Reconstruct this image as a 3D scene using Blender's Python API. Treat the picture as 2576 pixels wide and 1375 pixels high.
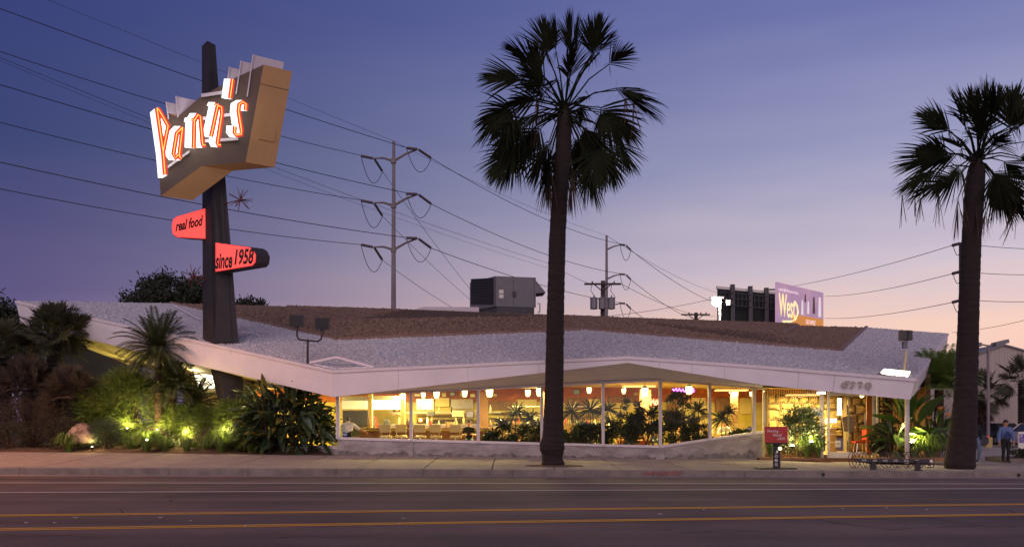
import bpy, bmesh, math, random
import numpy as np
from mathutils import Vector, Matrix
R = math.radians
rnd = random.Random(7)
nr = np.random.RandomState(7)
sc = bpy.context.scene
for o in list(bpy.data.objects): bpy.data.objects.remove(o)
C = sc.collection

# ------------------------------------------------------------------ camera, sky, sun, exposure
F, V0, CH = 2100.0, 1062.0, 1.6          # focal length and horizon row in the 2576 px wide picture, eye height
cam_d = bpy.data.cameras.new('camera'); cam = bpy.data.objects.new('camera', cam_d); C.objects.link(cam)
cam.location = (0, 0, CH); cam.rotation_euler = (R(90), 0, 0)
cam_d.sensor_width = 36; cam_d.lens = 36*F/2576; cam_d.shift_y = (V0-687.5)/2576
cam_d.clip_end = 4000; cam_d.clip_start = .1
sc.camera = cam
def P(u, v, y): return Vector(((u-1288)*y/F, y, CH+(V0-v)*y/F))
def on_plane(u, v, a, b):                # the sight line through (u, v) met with the upright plane through a and b
    d = Vector(((u-1288)/F, 1, (V0-v)/F)); t = Vector((b[0]-a[0], b[1]-a[1], 0)); n = Vector((-t.y, t.x, 0))
    o = Vector((0, 0, CH)); k = (Vector((a[0], a[1], 0))-o).dot(n)/d.dot(n)
    return o+d*k

w = bpy.data.worlds.new('World'); sc.world = w; w.use_nodes = True
nt = w.node_tree; nt.nodes.clear(); N = nt.nodes.new; L = nt.links.new
def s2l(c): return tuple((x/12.92 if x <= .04045 else ((x+.055)/1.055)**2.4) for x in [k/255 for k in c])+(1,)
tc = N('ShaderNodeTexCoord'); sep = N('ShaderNodeSeparateXYZ'); L(tc.outputs['Generated'], sep.inputs[0])
def math_n(op, a, b=None):
    m = N('ShaderNodeMath'); m.operation = op
    for i, x in enumerate((a, b)):
        if x is None: continue
        if isinstance(x, (int, float)): m.inputs[i].default_value = x
        else: L(x, m.inputs[i])
    return m.outputs[0]
def ramp(fac, stops):
    r = N('ShaderNodeValToRGB'); L(fac, r.inputs[0]); e = r.color_ramp.elements
    r.color_ramp.interpolation = 'EASE' if len(stops) < 3 else 'LINEAR'
    while len(e) < len(stops): e.new(.5)
    for k, (p, c) in enumerate(stops): e[k].position = p; e[k].color = s2l(c)
    return r.outputs[0]
el = math_n('MAXIMUM', sep.outputs[2], 0.0)
# a cloud-thin unevenness so that the gradient is not perfectly smooth
mp = N('ShaderNodeMapping'); mp.inputs['Scale'].default_value = (2.2, 2.2, 16); L(tc.outputs['Generated'], mp.inputs[0])
nz = N('ShaderNodeTexNoise'); nz.inputs['Scale'].default_value = 1.6; nz.inputs['Detail'].default_value = 5; L(mp.outputs[0], nz.inputs[0])
wob = math_n('MULTIPLY', math_n('SUBTRACT', nz.outputs[0], .5), .07)
el2 = math_n('MAXIMUM', math_n('ADD', el, wob), 0.0)
far = ramp(el2, [(0, (132, 110, 144)), (.07, (116, 104, 144)), (.14, (91, 83, 130)), (.28, (58, 68, 116)), (.44, (54, 64, 122)), (1, (40, 46, 96))])
near = ramp(el2, [(0, (255, 196, 172)), (.05, (252, 200, 183)), (.10, (248, 209, 193)), (.17, (212, 196, 208)), (.28, (159, 160, 195)), (.44, (109, 116, 174)), (1, (50, 58, 110))])
SUNSET = R(66)                            # azimuth of the afterglow, to the right of the view
hx = math_n('MULTIPLY', sep.outputs[0], math.sin(SUNSET)); hy = math_n('MULTIPLY', sep.outputs[1], math.cos(SUNSET))
az = math_n('ADD', math_n('MULTIPLY', math_n('ADD', hx, hy), .5), .5)
mr = N('ShaderNodeMapRange'); mr.interpolation_type = 'SMOOTHSTEP'; L(az, mr.inputs[0]); mr.inputs[1].default_value = .40; mr.inputs[2].default_value = .92
mx = N('ShaderNodeMix'); mx.data_type = 'RGBA'; L(mr.outputs[0], mx.inputs[0]); L(far, mx.inputs[6]); L(near, mx.inputs[7])
sky = N('ShaderNodeTexSky'); sky.sky_type = 'NISHITA'; sky.sun_disc = False; sky.sun_elevation = R(1.0); sky.sun_rotation = SUNSET
sm = N('ShaderNodeMix'); sm.data_type = 'RGBA'; sm.blend_type = 'ADD'; sm.inputs[0].default_value = .003; L(mx.outputs[2], sm.inputs[6]); L(sky.outputs[0], sm.inputs[7])
bg = N('ShaderNodeBackground'); bg.inputs[1].default_value = 1.0; L(sm.outputs[2], bg.inputs[0])
wo = N('ShaderNodeOutputWorld'); L(bg.outputs[0], wo.inputs[0])
# the last soft light of the evening
sun_d = bpy.data.lights.new('sun', 'SUN'); sun = bpy.data.objects.new('sun', sun_d); C.objects.link(sun)
sun_d.energy = 1.6; sun_d.angle = R(70); sun_d.color = (1, .78, .79); sun.rotation_euler = (R(58), 0, R(-12))
vs = sc.view_settings; vs.view_transform = 'Standard'; vs.look = 'None'; vs.exposure = 0; vs.gamma = 1; vs.use_curve_mapping = False
sc.cycles.use_denoising = True; sc.cycles.max_bounces = 6; sc.cycles.transparent_max_bounces = 12; sc.cycles.sample_clamp_indirect = 4

# ------------------------------------------------------------------ materials
MATS = {}
def mat(name, col, rough=.7, var=.0, scale=3.0, bump=0.0, bscale=30.0, metal=0.0, emit=None, es=0.0, col2=None, contrast=None, spec=None, stretch=None, trans=0.0):
    m = bpy.data.materials.new(name); m.use_nodes = True; t = m.node_tree; b = t.nodes['Principled BSDF']
    b.inputs['Base Color'].default_value = (*col, 1); b.inputs['Roughness'].default_value = rough; b.inputs['Metallic'].default_value = metal
    if spec is not None: b.inputs['Specular IOR Level'].default_value = spec
    if emit: b.inputs['Emission Color'].default_value = (*emit, 1); b.inputs['Emission Strength'].default_value = es
    co = t.nodes.new('ShaderNodeTexCoord'); vec = co.outputs['Object']
    if stretch:
        mm = t.nodes.new('ShaderNodeMapping'); mm.inputs['Scale'].default_value = stretch; t.links.new(vec, mm.inputs[0]); vec = mm.outputs[0]
    if var or col2:
        n = t.nodes.new('ShaderNodeTexNoise'); n.inputs['Scale'].default_value = scale; n.inputs['Detail'].default_value = 8; n.inputs['Roughness'].default_value = .65; t.links.new(vec, n.inputs[0])
        r = t.nodes.new('ShaderNodeValToRGB'); lo, hi = contrast or (.3, .7)
        r.color_ramp.elements[0].position = lo; r.color_ramp.elements[1].position = hi
        c2 = col2 or tuple(min(1, x*(1+var)) for x in col); c1 = col if col2 else tuple(x*(1-var) for x in col)
        r.color_ramp.elements[0].color = (*c1, 1); r.color_ramp.elements[1].color = (*c2, 1)
        t.links.new(n.outputs[0], r.inputs[0]); t.links.new(r.outputs[0], b.inputs['Base Color'])
    if bump:
        n = t.nodes.new('ShaderNodeTexNoise'); n.inputs['Scale'].default_value = bscale; n.inputs['Detail'].default_value = 6; t.links.new(vec, n.inputs[0])
        bp = t.nodes.new('ShaderNodeBump'); bp.inputs['Strength'].default_value = bump; bp.inputs['Distance'].default_value = .03
        t.links.new(n.outputs[0], bp.inputs['Height']); t.links.new(bp.outputs[0], b.inputs['Normal'])
    if trans:
        tr = t.nodes.new('ShaderNodeBsdfTranslucent'); mxs = t.nodes.new('ShaderNodeMixShader'); mxs.inputs[0].default_value = trans
        src = b.inputs['Base Color'].links[0].from_socket if b.inputs['Base Color'].links else None
        if src: t.links.new(src, tr.inputs[0])
        else: tr.inputs[0].default_value = (*col, 1)
        t.links.new(b.outputs[0], mxs.inputs[1]); t.links.new(tr.outputs[0], mxs.inputs[2]); t.links.new(mxs.outputs[0], t.nodes['Material Output'].inputs[0])
    MATS[name] = m
    return m
def glass(name, tint=(1, 1, 1), refl=.05):
    m = bpy.data.materials.new(name); m.use_nodes = True; t = m.node_tree; t.nodes.clear()
    o = t.nodes.new('ShaderNodeOutputMaterial'); tr = t.nodes.new('ShaderNodeBsdfTransparent'); tr.inputs[0].default_value = (*tint, 1)
    g = t.nodes.new('ShaderNodeBsdfGlossy'); g.inputs['Roughness'].default_value = .02; fr = t.nodes.new('ShaderNodeFresnel'); fr.inputs[0].default_value = 1.22
    mx = t.nodes.new('ShaderNodeMixShader'); t.links.new(fr.outputs[0], mx.inputs[0]); t.links.new(tr.outputs[0], mx.inputs[1]); t.links.new(g.outputs[0], mx.inputs[2]); t.links.new(mx.outputs[0], o.inputs[0])
    MATS[name] = m; return m
M = MATS
mat('asphalt', (.072, .047, .050), .82, col2=(.165, .108, .110), scale=34, contrast=(.35, .72), bump=.6, bscale=90)
mat('concrete', (.215, .175, .155), .9, col2=(.31, .26, .235), scale=2.2, contrast=(.3, .7), bump=.12, bscale=60)
mat('kerb', (.13, .105, .09), .9, col2=(.25, .205, .18), scale=2.6, contrast=(.3, .72), bump=.2, bscale=50)
mat('kerb_red', (.34, .03, .03), .8, var=.3, scale=8)
mat('gutter', (.16, .13, .13), .9, col2=(.26, .21, .21), scale=1.5, stretch=(.25, 3, 3))
mat('soil', (.060, .032, .018), 1, col2=(.15, .085, .045), scale=14, contrast=(.35, .7), bump=.8, bscale=40)
mat('lot', (.27, .225, .19), .9, col2=(.40, .34, .30), scale=1.6, bump=.15, bscale=70)
mat('dirt', (.09, .08, .07), 1, var=.3, scale=.5)
mat('yellow_paint', (.66, .31, .02), .8, col2=(.28, .14, .03), scale=16, contrast=(.55, .9))
mat('white_paint', (.72, .64, .66), .8, col2=(.30, .26, .28), scale=14, contrast=(.55, .85))
def asphalt_wear(m):
    # worn and oily bands along the lanes, plus darker mended patches, over the stone speckle
    t = m.node_tree; b = t.nodes['Principled BSDF']; src = b.inputs['Base Color'].links[0].from_socket
    co = t.nodes.new('ShaderNodeTexCoord'); mp_ = t.nodes.new('ShaderNodeMapping'); mp_.inputs['Scale'].default_value = (.012, .62, 1); mp_.inputs['Rotation'].default_value = (0, 0, R(-1.5)); t.links.new(co.outputs['Object'], mp_.inputs[0])
    n = t.nodes.new('ShaderNodeTexNoise'); n.inputs['Scale'].default_value = 1.0; n.inputs['Detail'].default_value = 3; t.links.new(mp_.outputs[0], n.inputs[0])
    r = t.nodes.new('ShaderNodeValToRGB'); r.color_ramp.elements[0].position = .34; r.color_ramp.elements[0].color = (.42, .40, .45, 1); r.color_ramp.elements[1].position = .62; r.color_ramp.elements[1].color = (1.18, 1.12, 1.12, 1); t.links.new(n.outputs[0], r.inputs[0])
    n2 = t.nodes.new('ShaderNodeTexNoise'); n2.inputs['Scale'].default_value = .5; n2.inputs['Detail'].default_value = 7; t.links.new(co.outputs['Object'], n2.inputs[0])
    r2 = t.nodes.new('ShaderNodeValToRGB'); r2.color_ramp.elements[0].position = .36; r2.color_ramp.elements[0].color = (.72, .72, .74, 1); r2.color_ramp.elements[1].position = .6; r2.color_ramp.elements[1].color = (1.08, 1.06, 1.05, 1); t.links.new(n2.outputs[0], r2.inputs[0])
    for rr in (r, r2):
        mm = t.nodes.new('ShaderNodeMix'); mm.data_type = 'RGBA'; mm.blend_type = 'MULTIPLY'; mm.inputs[0].default_value = 1; t.links.new(src, mm.inputs[6]); t.links.new(rr.outputs[0], mm.inputs[7]); src = mm.outputs[2]
    t.links.new(src, b.inputs['Base Color'])
asphalt_wear(M['asphalt'])
mat('crack', (.012, .009, .010), 1)
mat('fascia', (.72, .66, .67), .6, var=.07, scale=1.0, bump=.03, bscale=25)
mat('fascia_trim', (.70, .62, .63), .6, var=.05, scale=3)
mat('soffit', (.86, .80, .80), .8, var=.08, scale=2, stretch=(.6, 3, 3))
mat('soffit_joint', (.38, .33, .33), .8)
mat('roof_white', (.26, .24, .27), 1, col2=(.46, .43, .46), scale=18, bump=.6, bscale=40)
mat('gravel_white', (.33, .31, .325), .95, col2=(.70, .665, .67), scale=9, contrast=(.35, .65))
mat('roof_brown', (.06, .034, .022), 1, col2=(.11, .064, .040), scale=16, bump=.6, bscale=40)
mat('gravel_brown', (.11, .062, .040), .95, col2=(.34, .22, .15), scale=9, contrast=(.35, .68))
mat('flashing', (.22, .13, .10), .7, var=.2, scale=3)
mat('wall_conc', (.19, .165, .155), .92, col2=(.40, .355, .345), scale=1.5, contrast=(.28, .62), bump=.15, bscale=40, stretch=(1, 1, 2.6))
mat('wall_stain', (.12, .10, .095), .95, col2=(.27, .235, .23), scale=5, contrast=(.35, .65))
mat('frame_white', (.66, .60, .60), .5, var=.05, scale=4)
mat('stone', (.17, .10, .038), .85, col2=(.38, .26, .11), scale=4, bump=.5, bscale=12)
mat('mortar', (.085, .055, .03), 1)
mat('wood', (.16, .075, .03), .6, var=.4, scale=3, stretch=(6, 6, .6))
mat('orange_wall', (.36, .095, .018), .6, var=.25, scale=2)
mat('tile_wall', (.46, .37, .07), .45, var=.30, scale=1.4)
mat('int_floor', (.25, .13, .06), .5, var=.3, scale=3)
mat('ceiling', (.72, .60, .30), .8, var=.05)
mat('cream', (.60, .50, .22), .5, var=.08, scale=6)
mat('steel', (.50, .48, .42), .3, metal=.9, var=.1, scale=6)
mat('chrome', (.75, .72, .66), .15, metal=1)
mat('counter', (.40, .28, .14), .35, var=.15, scale=4)
mat('brick', (.20, .085, .04), .85, col2=(.34, .19, .10), scale=6)
mat('dark', (.015, .013, .013), .6)
mat('black_steel', (.028, .022, .024), .5, var=.3, scale=3)
mat('pylon', (.016, .013, .014), .6, col2=(.034, .027, .027), scale=2.2, bump=.05)
mat('sign_tan', (.46, .26, .10), .6, var=.06, scale=2)
mat('sign_face', (.10, .062, .042), .6, var=.08, scale=2)
mat('white_fin', (.60, .53, .56), .55, var=.06, scale=3)
mat('lamp_white', (.9, .9, .9), .5, emit=(1, .97, .9), es=9)
mat('letter_white', (.9, .9, .9), .5, emit=(1, .98, .98), es=1.25)
mat('letter_red', (.25, .02, .01), .5, emit=(1, .035, .02), es=.75)
mat('neon', (.9, .5, .2), .4, emit=(1, .38, .04), es=2.2)
mat('red_panel', (.5, .05, .04), .5, emit=(1, .075, .06), es=1.05)
mat('red_edge', (.6, .05, .05), .5, emit=(1, .03, .03), es=1.3)
mat('lettering_black', (.012, .008, .008), .6)
mat('starburst', (.11, .025, .025), .5)
mat('red_plastic', (.42, .025, .02), .4, var=.1)
mat('metal_grey', (.19, .18, .19), .55, metal=.3, var=.1, scale=4)
mat('metal_dark', (.06, .057, .06), .6, var=.2, scale=5)
mat('pole_steel', (.20, .165, .17), .6, var=.15, scale=1)
mat('pole_wood', (.055, .038, .034), .9, var=.3, scale=3)
mat('wire', (.012, .011, .016), .6)
mat('insulator', (.11, .085, .085), .5)
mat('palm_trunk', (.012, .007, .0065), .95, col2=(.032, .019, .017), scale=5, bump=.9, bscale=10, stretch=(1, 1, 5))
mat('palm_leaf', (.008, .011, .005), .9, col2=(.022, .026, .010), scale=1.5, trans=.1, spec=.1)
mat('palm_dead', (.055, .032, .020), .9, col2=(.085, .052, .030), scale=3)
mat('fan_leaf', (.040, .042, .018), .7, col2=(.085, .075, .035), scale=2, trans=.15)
mat('date_leaf', (.035, .050, .016), .6, col2=(.085, .10, .035), scale=3, trans=.2)
mat('fern', (.060, .095, .010), .7, col2=(.16, .22, .025), scale=3, trans=.25)
mat('grass_leaf', (.07, .125, .018), .5, col2=(.18, .26, .045), scale=4, trans=.25)
mat('bush_dark', (.030, .032, .016), .8, col2=(.075, .068, .036), scale=3, trans=.15)
mat('bush_brown', (.050, .034, .022), .9, col2=(.11, .075, .045), scale=3, trans=.1)
mat('rosemary', (.030, .046, .022), .8, col2=(.075, .10, .05), scale=4, trans=.15)
mat('ginger_leaf', (.022, .038, .016), .38, col2=(.055, .085, .034), scale=2.5, trans=.12, bump=.15, bscale=25)
mat('ginger_yellow', (.24, .20, .03), .5, col2=(.12, .13, .025), scale=4, trans=.15)
mat('banana_leaf', (.045, .10, .018), .4, col2=(.11, .19, .035), scale=2, trans=.25)
mat('tree_far', (.018, .025, .013), .9, col2=(.040, .048, .024), scale=2)
mat('indoor_leaf', (.016, .026, .008), .5, col2=(.045, .062, .016), scale=3, trans=.12)
mat('stem', (.075, .045, .025), .9, var=.3, scale=5)
mat('flower', (.75, .22, .03), .6)
mat('rock', (.34, .24, .18), .95, col2=(.13, .085, .055), scale=5, contrast=(.50, .62), bump=.9, bscale=7)
mat('pendant', (.9, .8, .5), .5, emit=(1, .74, .28), es=4.5)
mat('bulb', (1, 1, .9), .5, emit=(1, .88, .55), es=30)
mat('flood', (1, 1, 1), .5, emit=(1, .95, .85), es=60)
mat('hood_light', (.9, .85, .6), .5, emit=(1, .86, .42), es=3.2)
mat('added_fixture', (.8, .7, .4), .5, emit=(1, .72, .25), es=1.1)
mat('hood_dim', (.5, .5, .4), .4, emit=(.85, .9, .6), es=.30)
mat('lit_panel', (.9, .85, .6), .5, emit=(1, .90, .62), es=3.0)
mat('neon_purple', (.6, .1, .8), .4, emit=(.75, .14, 1), es=6)
mat('neon_red', (.8, .05, .05), .4, emit=(1, .07, .04), es=6)
mat('card_blue', (.25, .42, .62), .6)
mat('paper', (.75, .70, .62), .8)
mat('sticker', (.05, .09, .30), .5)
mat('warehouse', (.40, .34, .30), .8, var=.06, scale=.8, bump=.15, bscale=9, stretch=(6, 6, .2))
mat('board_back', (.016, .018, .016), .9, var=.3, scale=1)
mat('board_violet', (.40, .27, .52), .6, col2=(.70, .46, .56), scale=.35, contrast=(.35, .65), emit=(.75, .48, .66), es=.26)
mat('board_orange', (.85, .36, .08), .6, emit=(1, .42, .08), es=.30)
mat('board_cream', (.95, .85, .40), .6, emit=(1, .88, .42), es=.75)
mat('board_white', (.85, .8, .8), .6, emit=(1, .9, .9), es=.45)
mat('skin_tone', (.42, .22, .14), .6)
mat('hair_dark', (.02, .013, .01), .7)
mat('shirt_white', (.72, .72, .74), .8, var=.08, scale=6)
mat('jacket_blue', (.10, .15, .30), .8, var=.2, scale=6)
mat('shirt_navy', (.02, .035, .12), .8)
mat('post_navy', (.010, .011, .022), .6)
mat('cloth_black', (.012, .012, .014), .9)
mat('jeans', (.10, .14, .22), .9, var=.15, scale=8)
mat('shoe', (.05, .035, .03), .6)
mat('cloth_orange', (.45, .16, .06), .8)
mat('car_pink', (.42, .31, .32), .3, metal=.4)
mat('car_white', (.62, .60, .60), .3)
mat('car_dark', (.03, .032, .045), .3, metal=.3)
mat('tyre', (.012, .012, .012), .9)
mat('car_glass', (.03, .035, .04), .08)
mat('car_red', (.5, .02, .02), .3, emit=(1, .05, .05), es=.6)
mat('headlight', (.6, .6, .6), .2)
mat('purple_sign', (.12, .04, .40), .6)
mat('pole_yellow', (.42, .33, .13), .8, var=.15)
mat('fabric_stripe', (.30, .22, .17), .9, col2=(.06, .045, .04), scale=9, stretch=(.2, .2, 5))
mat('numeral', (.36, .30, .26), .5)
mat('litter', (.38, .34, .34), .8)
glass('pane')

# ------------------------------------------------------------------ mesh helpers
class MB:
    def __init__(s): s.v = []; s.f = []; s.m = []
    def add(s, vs, fs, mi=0):
        k = len(s.v); s.v += [tuple(x) for x in vs]; s.f += [tuple(i+k for i in f) for f in fs]; s.m += [mi]*len(fs); return s
    def poly(s, pts, mi=0): return s.add(pts, [tuple(range(len(pts)))], mi)
    def prism(s, pts, vec, mi=0, side=None):
        n = len(pts); vec = Vector(vec); a = [Vector(p) for p in pts]; b = [p+vec for p in a]; si = mi if side is None else side
        s.add(a+b, [tuple(range(n)), tuple(range(2*n-1, n-1, -1))], mi)
        s.add(a+b, [(i, i+n, (i+1) % n+n, (i+1) % n) for i in range(n)], si); return s
    def box(s, c, size, rz=0, mi=0, rx=0, ry=0):
        m = Matrix.Translation(c) @ Matrix.Rotation(rz, 4, 'Z') @ Matrix.Rotation(ry, 4, 'Y') @ Matrix.Rotation(rx, 4, 'X')
        h = [k/2 for k in size]
        vs = [m @ Vector((x*h[0], y*h[1], z*h[2])) for x in (-1, 1) for y in (-1, 1) for z in (-1, 1)]
        return s.add(vs, [(0, 1, 3, 2), (4, 6, 7, 5), (0, 4, 5, 1), (2, 3, 7, 6), (0, 2, 6, 4), (1, 5, 7, 3)], mi)
    def tube(s, pts, r, n=6, mi=0, cap=True):
        pts = [Vector(p) for p in pts]; rs = r if isinstance(r, (list, tuple)) else [r]*len(pts); vs = []
        up = None
        for i, p in enumerate(pts):
            d = (pts[min(i+1, len(pts)-1)]-pts[max(i-1, 0)]).normalized()
            if up is None:
                up = Vector((0, 0, 1)) if abs(d.z) < .9 else Vector((1, 0, 0))
            a = d.cross(up).normalized(); b = a.cross(d).normalized(); up = b
            vs += [p+(a*math.cos(2*math.pi*k/n)+b*math.sin(2*math.pi*k/n))*rs[i] for k in range(n)]
        fs = [(i*n+k, i*n+(k+1) % n, (i+1)*n+(k+1) % n, (i+1)*n+k) for i in range(len(pts)-1) for k in range(n)]
        if cap: fs += [tuple(range(n))[::-1], tuple(range((len(pts)-1)*n, len(pts)*n))]
        return s.add(vs, fs, mi)
    def lathe(s, base, prof, n=16, mi=0):
        b = Vector(base); vs = [b+Vector((r*math.cos(2*math.pi*k/n), r*math.sin(2*math.pi*k/n), z)) for r, z in prof for k in range(n)]
        fs = [(i*n+k, i*n+(k+1) % n, (i+1)*n+(k+1) % n, (i+1)*n+k) for i in range(len(prof)-1) for k in range(n)]
        fs += [tuple(range(n))[::-1], tuple(range((len(prof)-1)*n, len(prof)*n))]
        return s.add(vs, fs, mi)
    def mesh(s, name, mats, smooth=False):
        me = bpy.data.meshes.new(name); me.from_pydata(s.v, [], s.f)
        for m in (mats if isinstance(mats, (list, tuple)) else [mats]): me.materials.append(M[m])
        me.polygons.foreach_set('material_index', s.m)
        if smooth: me.polygons.foreach_set('use_smooth', [True]*len(me.polygons))
        me.update(); return me
    def build(s, name, mats, parent=None, smooth=False, recalc=False):
        me = s.mesh(name, mats, smooth)
        if recalc:
            bm = bmesh.new(); bm.from_mesh(me); bmesh.ops.recalc_face_normals(bm, faces=bm.faces); bm.to_mesh(me); bm.free()
        return link(name, me, parent)
ROOTLOC = {}
def link(name, me, parent=None):
    o = bpy.data.objects.new(name, me); C.objects.link(o)
    if parent: setp(o, parent)
    return o
def setp(o, parent):
    o.parent = parent; loc = ROOTLOC.get(parent.name)
    if loc: o.matrix_parent_inverse = Matrix.Translation(-loc)
def thing(name, label, cat, loc=(0, 0, 0), group=None):
    o = bpy.data.objects.new(name, None); C.objects.link(o); o.location = loc; o.empty_display_size = .2
    ROOTLOC[o.name] = Vector(loc); o['label'] = label; o['category'] = cat
    if group: o['group'] = group
    return o
def tag(o, label, cat, group=None):
    o['label'] = label; o['category'] = cat
    if group: o['group'] = group
    return o
def struct(o, kind='structure', label=None):
    o['kind'] = kind
    if label: o['label'] = label
    return o
def copy_tree(o, parent=None):
    c = o.copy(); C.objects.link(c); c.parent = parent
    for ch in list(o.children): copy_tree(ch, c)
    return c
def text_on(name, txt, quad, mt, parent, shear=0.0, thick=.01, bold=0.0):
    """lettering as thin solid type filling a four-cornered place: quad = bottom left, bottom right, top right, top left"""
    cu = bpy.data.curves.new('t', 'FONT'); cu.body = txt; cu.shear = shear; cu.offset = bold; cu.resolution_u = 3
    o = bpy.data.objects.new('t', cu); C.objects.link(o)
    dg = bpy.context.evaluated_depsgraph_get(); dg.update()
    me = bpy.data.meshes.new_from_object(o.evaluated_get(dg)); bpy.data.objects.remove(o)
    co = np.array([v.co[:] for v in me.vertices]); lo = co.min(0); hi = co.max(0)
    q = [Vector(p) for p in quad]; n = (q[1]-q[0]).cross(q[3]-q[0]).normalized()
    bm = bmesh.new(); bm.from_mesh(me)
    for v in bm.verts:
        a = (v.co.x-lo[0])/(hi[0]-lo[0]); b = (v.co.y-lo[1])/(hi[1]-lo[1])
        v.co = (q[0]*(1-a)+q[1]*a)*(1-b)+(q[3]*(1-a)+q[2]*a)*b+n*.004
    ex = bmesh.ops.extrude_face_region(bm, geom=bm.faces[:]); bmesh.ops.translate(bm, verts=[g for g in ex['geom'] if isinstance(g, bmesh.types.BMVert)], vec=n*thick)
    bm.to_mesh(me); bm.free(); me.materials.clear(); me.materials.append(M[mt]); me.name = name
    return link(name, me, parent)
def point_light(name, loc, energy, col, r=.05, parent=None):
    d = bpy.data.lights.new(name, 'POINT'); d.energy = energy; d.color = col; d.shadow_soft_size = r
    o = bpy.data.objects.new(name, d); C.objects.link(o); o.location = loc
    if parent: setp(o, parent)
    return o
def area_light(name, loc, sx, sy, energy, col, parent=None, rot=(0, 0, 0)):
    d = bpy.data.lights.new(name, 'AREA'); d.shape = 'RECTANGLE'; d.size = sx; d.size_y = sy; d.energy = energy; d.color = col
    o = bpy.data.objects.new(name, d); C.objects.link(o); o.location = loc; o.rotation_euler = rot
    if parent: setp(o, parent)
    return o
# ------------------------------------------------------------------ ground, road, sidewalk
def yk(x): return 24.85-.0455*x                      # kerb line
def zk(x): return .2-.0018*x
def yb(x): return 30.5
def zb(x):
    z = .335-.0105*x
    if x > 9: k = min(1, (x-9)/4); z = z*(1-k)+.1*k
    return max(.1, z) if x > -40 else .75
def zs(x, y):
    k = (y-yk(x))/(yb(x)-yk(x)); return zk(x)*(1-k)+zb(x)*k
def walk(u, v):                                      # the point of the sidewalk seen at (u, v)
    y = 28.0
    for _ in range(30):
        x = (u-1288)*y/F; y = F*(CH-zs(x, y))/(v-V0)
    return Vector(((u-1288)*y/F, y, zs((u-1288)*y/F, y)))
def gr(u, v): return P(u, v, F*CH/(v-V0))            # the point of the road seen at (u, v)
struct(MB().poly([(-1500, -600, -.06), (1500, -600, -.06), (1500, 2500, -.06), (-1500, 2500, -.06)]).build('ground', 'dirt'))
mb = MB(); xs = [-150+i*5 for i in range(61)]
for a, b in zip(xs, xs[1:]): mb.poly([(a, -14, 0), (b, -14, 0), (b, yk(b), 0), (a, yk(a), 0)])
road = struct(mb.build('road', 'asphalt'))
gt = MB()
for a, b in zip(xs, xs[1:]): gt.poly([(a, yk(a)-.55, .004), (b, yk(b)-.55, .004), (b, yk(b), .004), (a, yk(a), .004)])
gt.build('gutter', 'gutter', road)
def line(name, left, right, w, mt, z=.005, ext=90):
    a, b = gr(*left), gr(*right); d = (b-a).normalized(); n = Vector((-d.y, d.x, 0)); a = a-d*ext; b = b+d*ext
    m = MB()
    for i in range(40):
        p = a.lerp(b, i/40); q = a.lerp(b, (i+1)/40); m.poly([p-n*w/2+Vector((0, 0, z)), q-n*w/2+Vector((0, 0, z)), q+n*w/2+Vector((0, 0, z)), p+n*w/2+Vector((0, 0, z))])
    return m.build(name, mt, road)
line('white_line', (0, 1213.5), (2576, 1216.5), .10, 'white_paint')
line('white_line', (0, 1238), (2576, 1228), .11, 'white_paint')
for l, r in (((0, 1296), (2576, 1267.5)), ((0, 1331), (2576, 1293))):
    a, b = gr(*l), gr(*r)
    for s in (-.085, .085):
        pl = (l[0], V0+F*CH/(a.y+s)); pr = (r[0], V0+F*CH/(b.y+s))
        line('yellow_line', pl, pr, .105, 'yellow_paint')
# cracks in the asphalt
def crack(pts, w=.018):
    m = MB(); p3 = [gr(*p) for p in pts]; fine = []
    for a, b in zip(p3, p3[1:]):
        n = max(2, int((b-a).length/.18))
        for i in range(n): fine.append(a.lerp(b, i/n)+Vector((rnd.uniform(-.03, .03), rnd.uniform(-.06, .06), 0)))
    fine.append(p3[-1])
    for i, (a, b) in enumerate(zip(fine, fine[1:])):
        d = (b-a).normalized(); n = Vector((-d.y, d.x, 0))*w*rnd.uniform(.3, 1); z = Vector((0, 0, .0035))
        m.poly([a-n+z, b-n*.8+z, b+n*.8+z, a+n+z])
    m.build('crack', 'crack', road)
for pts in [((300, 1278), (318, 1291), (326, 1297)), ((426, 1247), (436, 1254), (430, 1262)), ((735, 1346), (820, 1350), (880, 1347), (940, 1346)), ((1495, 1337), (1560, 1330), (1690, 1331)),
            ((1710, 1340), (1820, 1335), (1915, 1334), (1990, 1337)), ((1980, 1291), (2080, 1310), (2170, 1322), (2215, 1327), (2240, 1331), (2320, 1326), (2460, 1322)), ((2540, 1283), (2576, 1300)),
            ((2310, 1296), (2400, 1314), (2500, 1325), (2560, 1322)), ((0, 1345), (120, 1348), (230, 1343)), ((690, 1352), (760, 1349))]: crack(pts)
for u, v in [(66, 1315), (138, 1315), (404, 1302), (480, 1310), (1005, 1317), (1015, 1304), (1350, 1283), (1770, 1282), (2120, 1279), (2330, 1282), (190, 1302), (2230, 1277), (1660, 1293), (620, 1322)]:
    p = gr(u, v); rz = rnd.uniform(0, 3)
    MB().box(p+Vector((0, 0, .012)), (rnd.uniform(.03, .09), .03, .012), rz).build('litter_scrap', 'litter', road)
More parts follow.
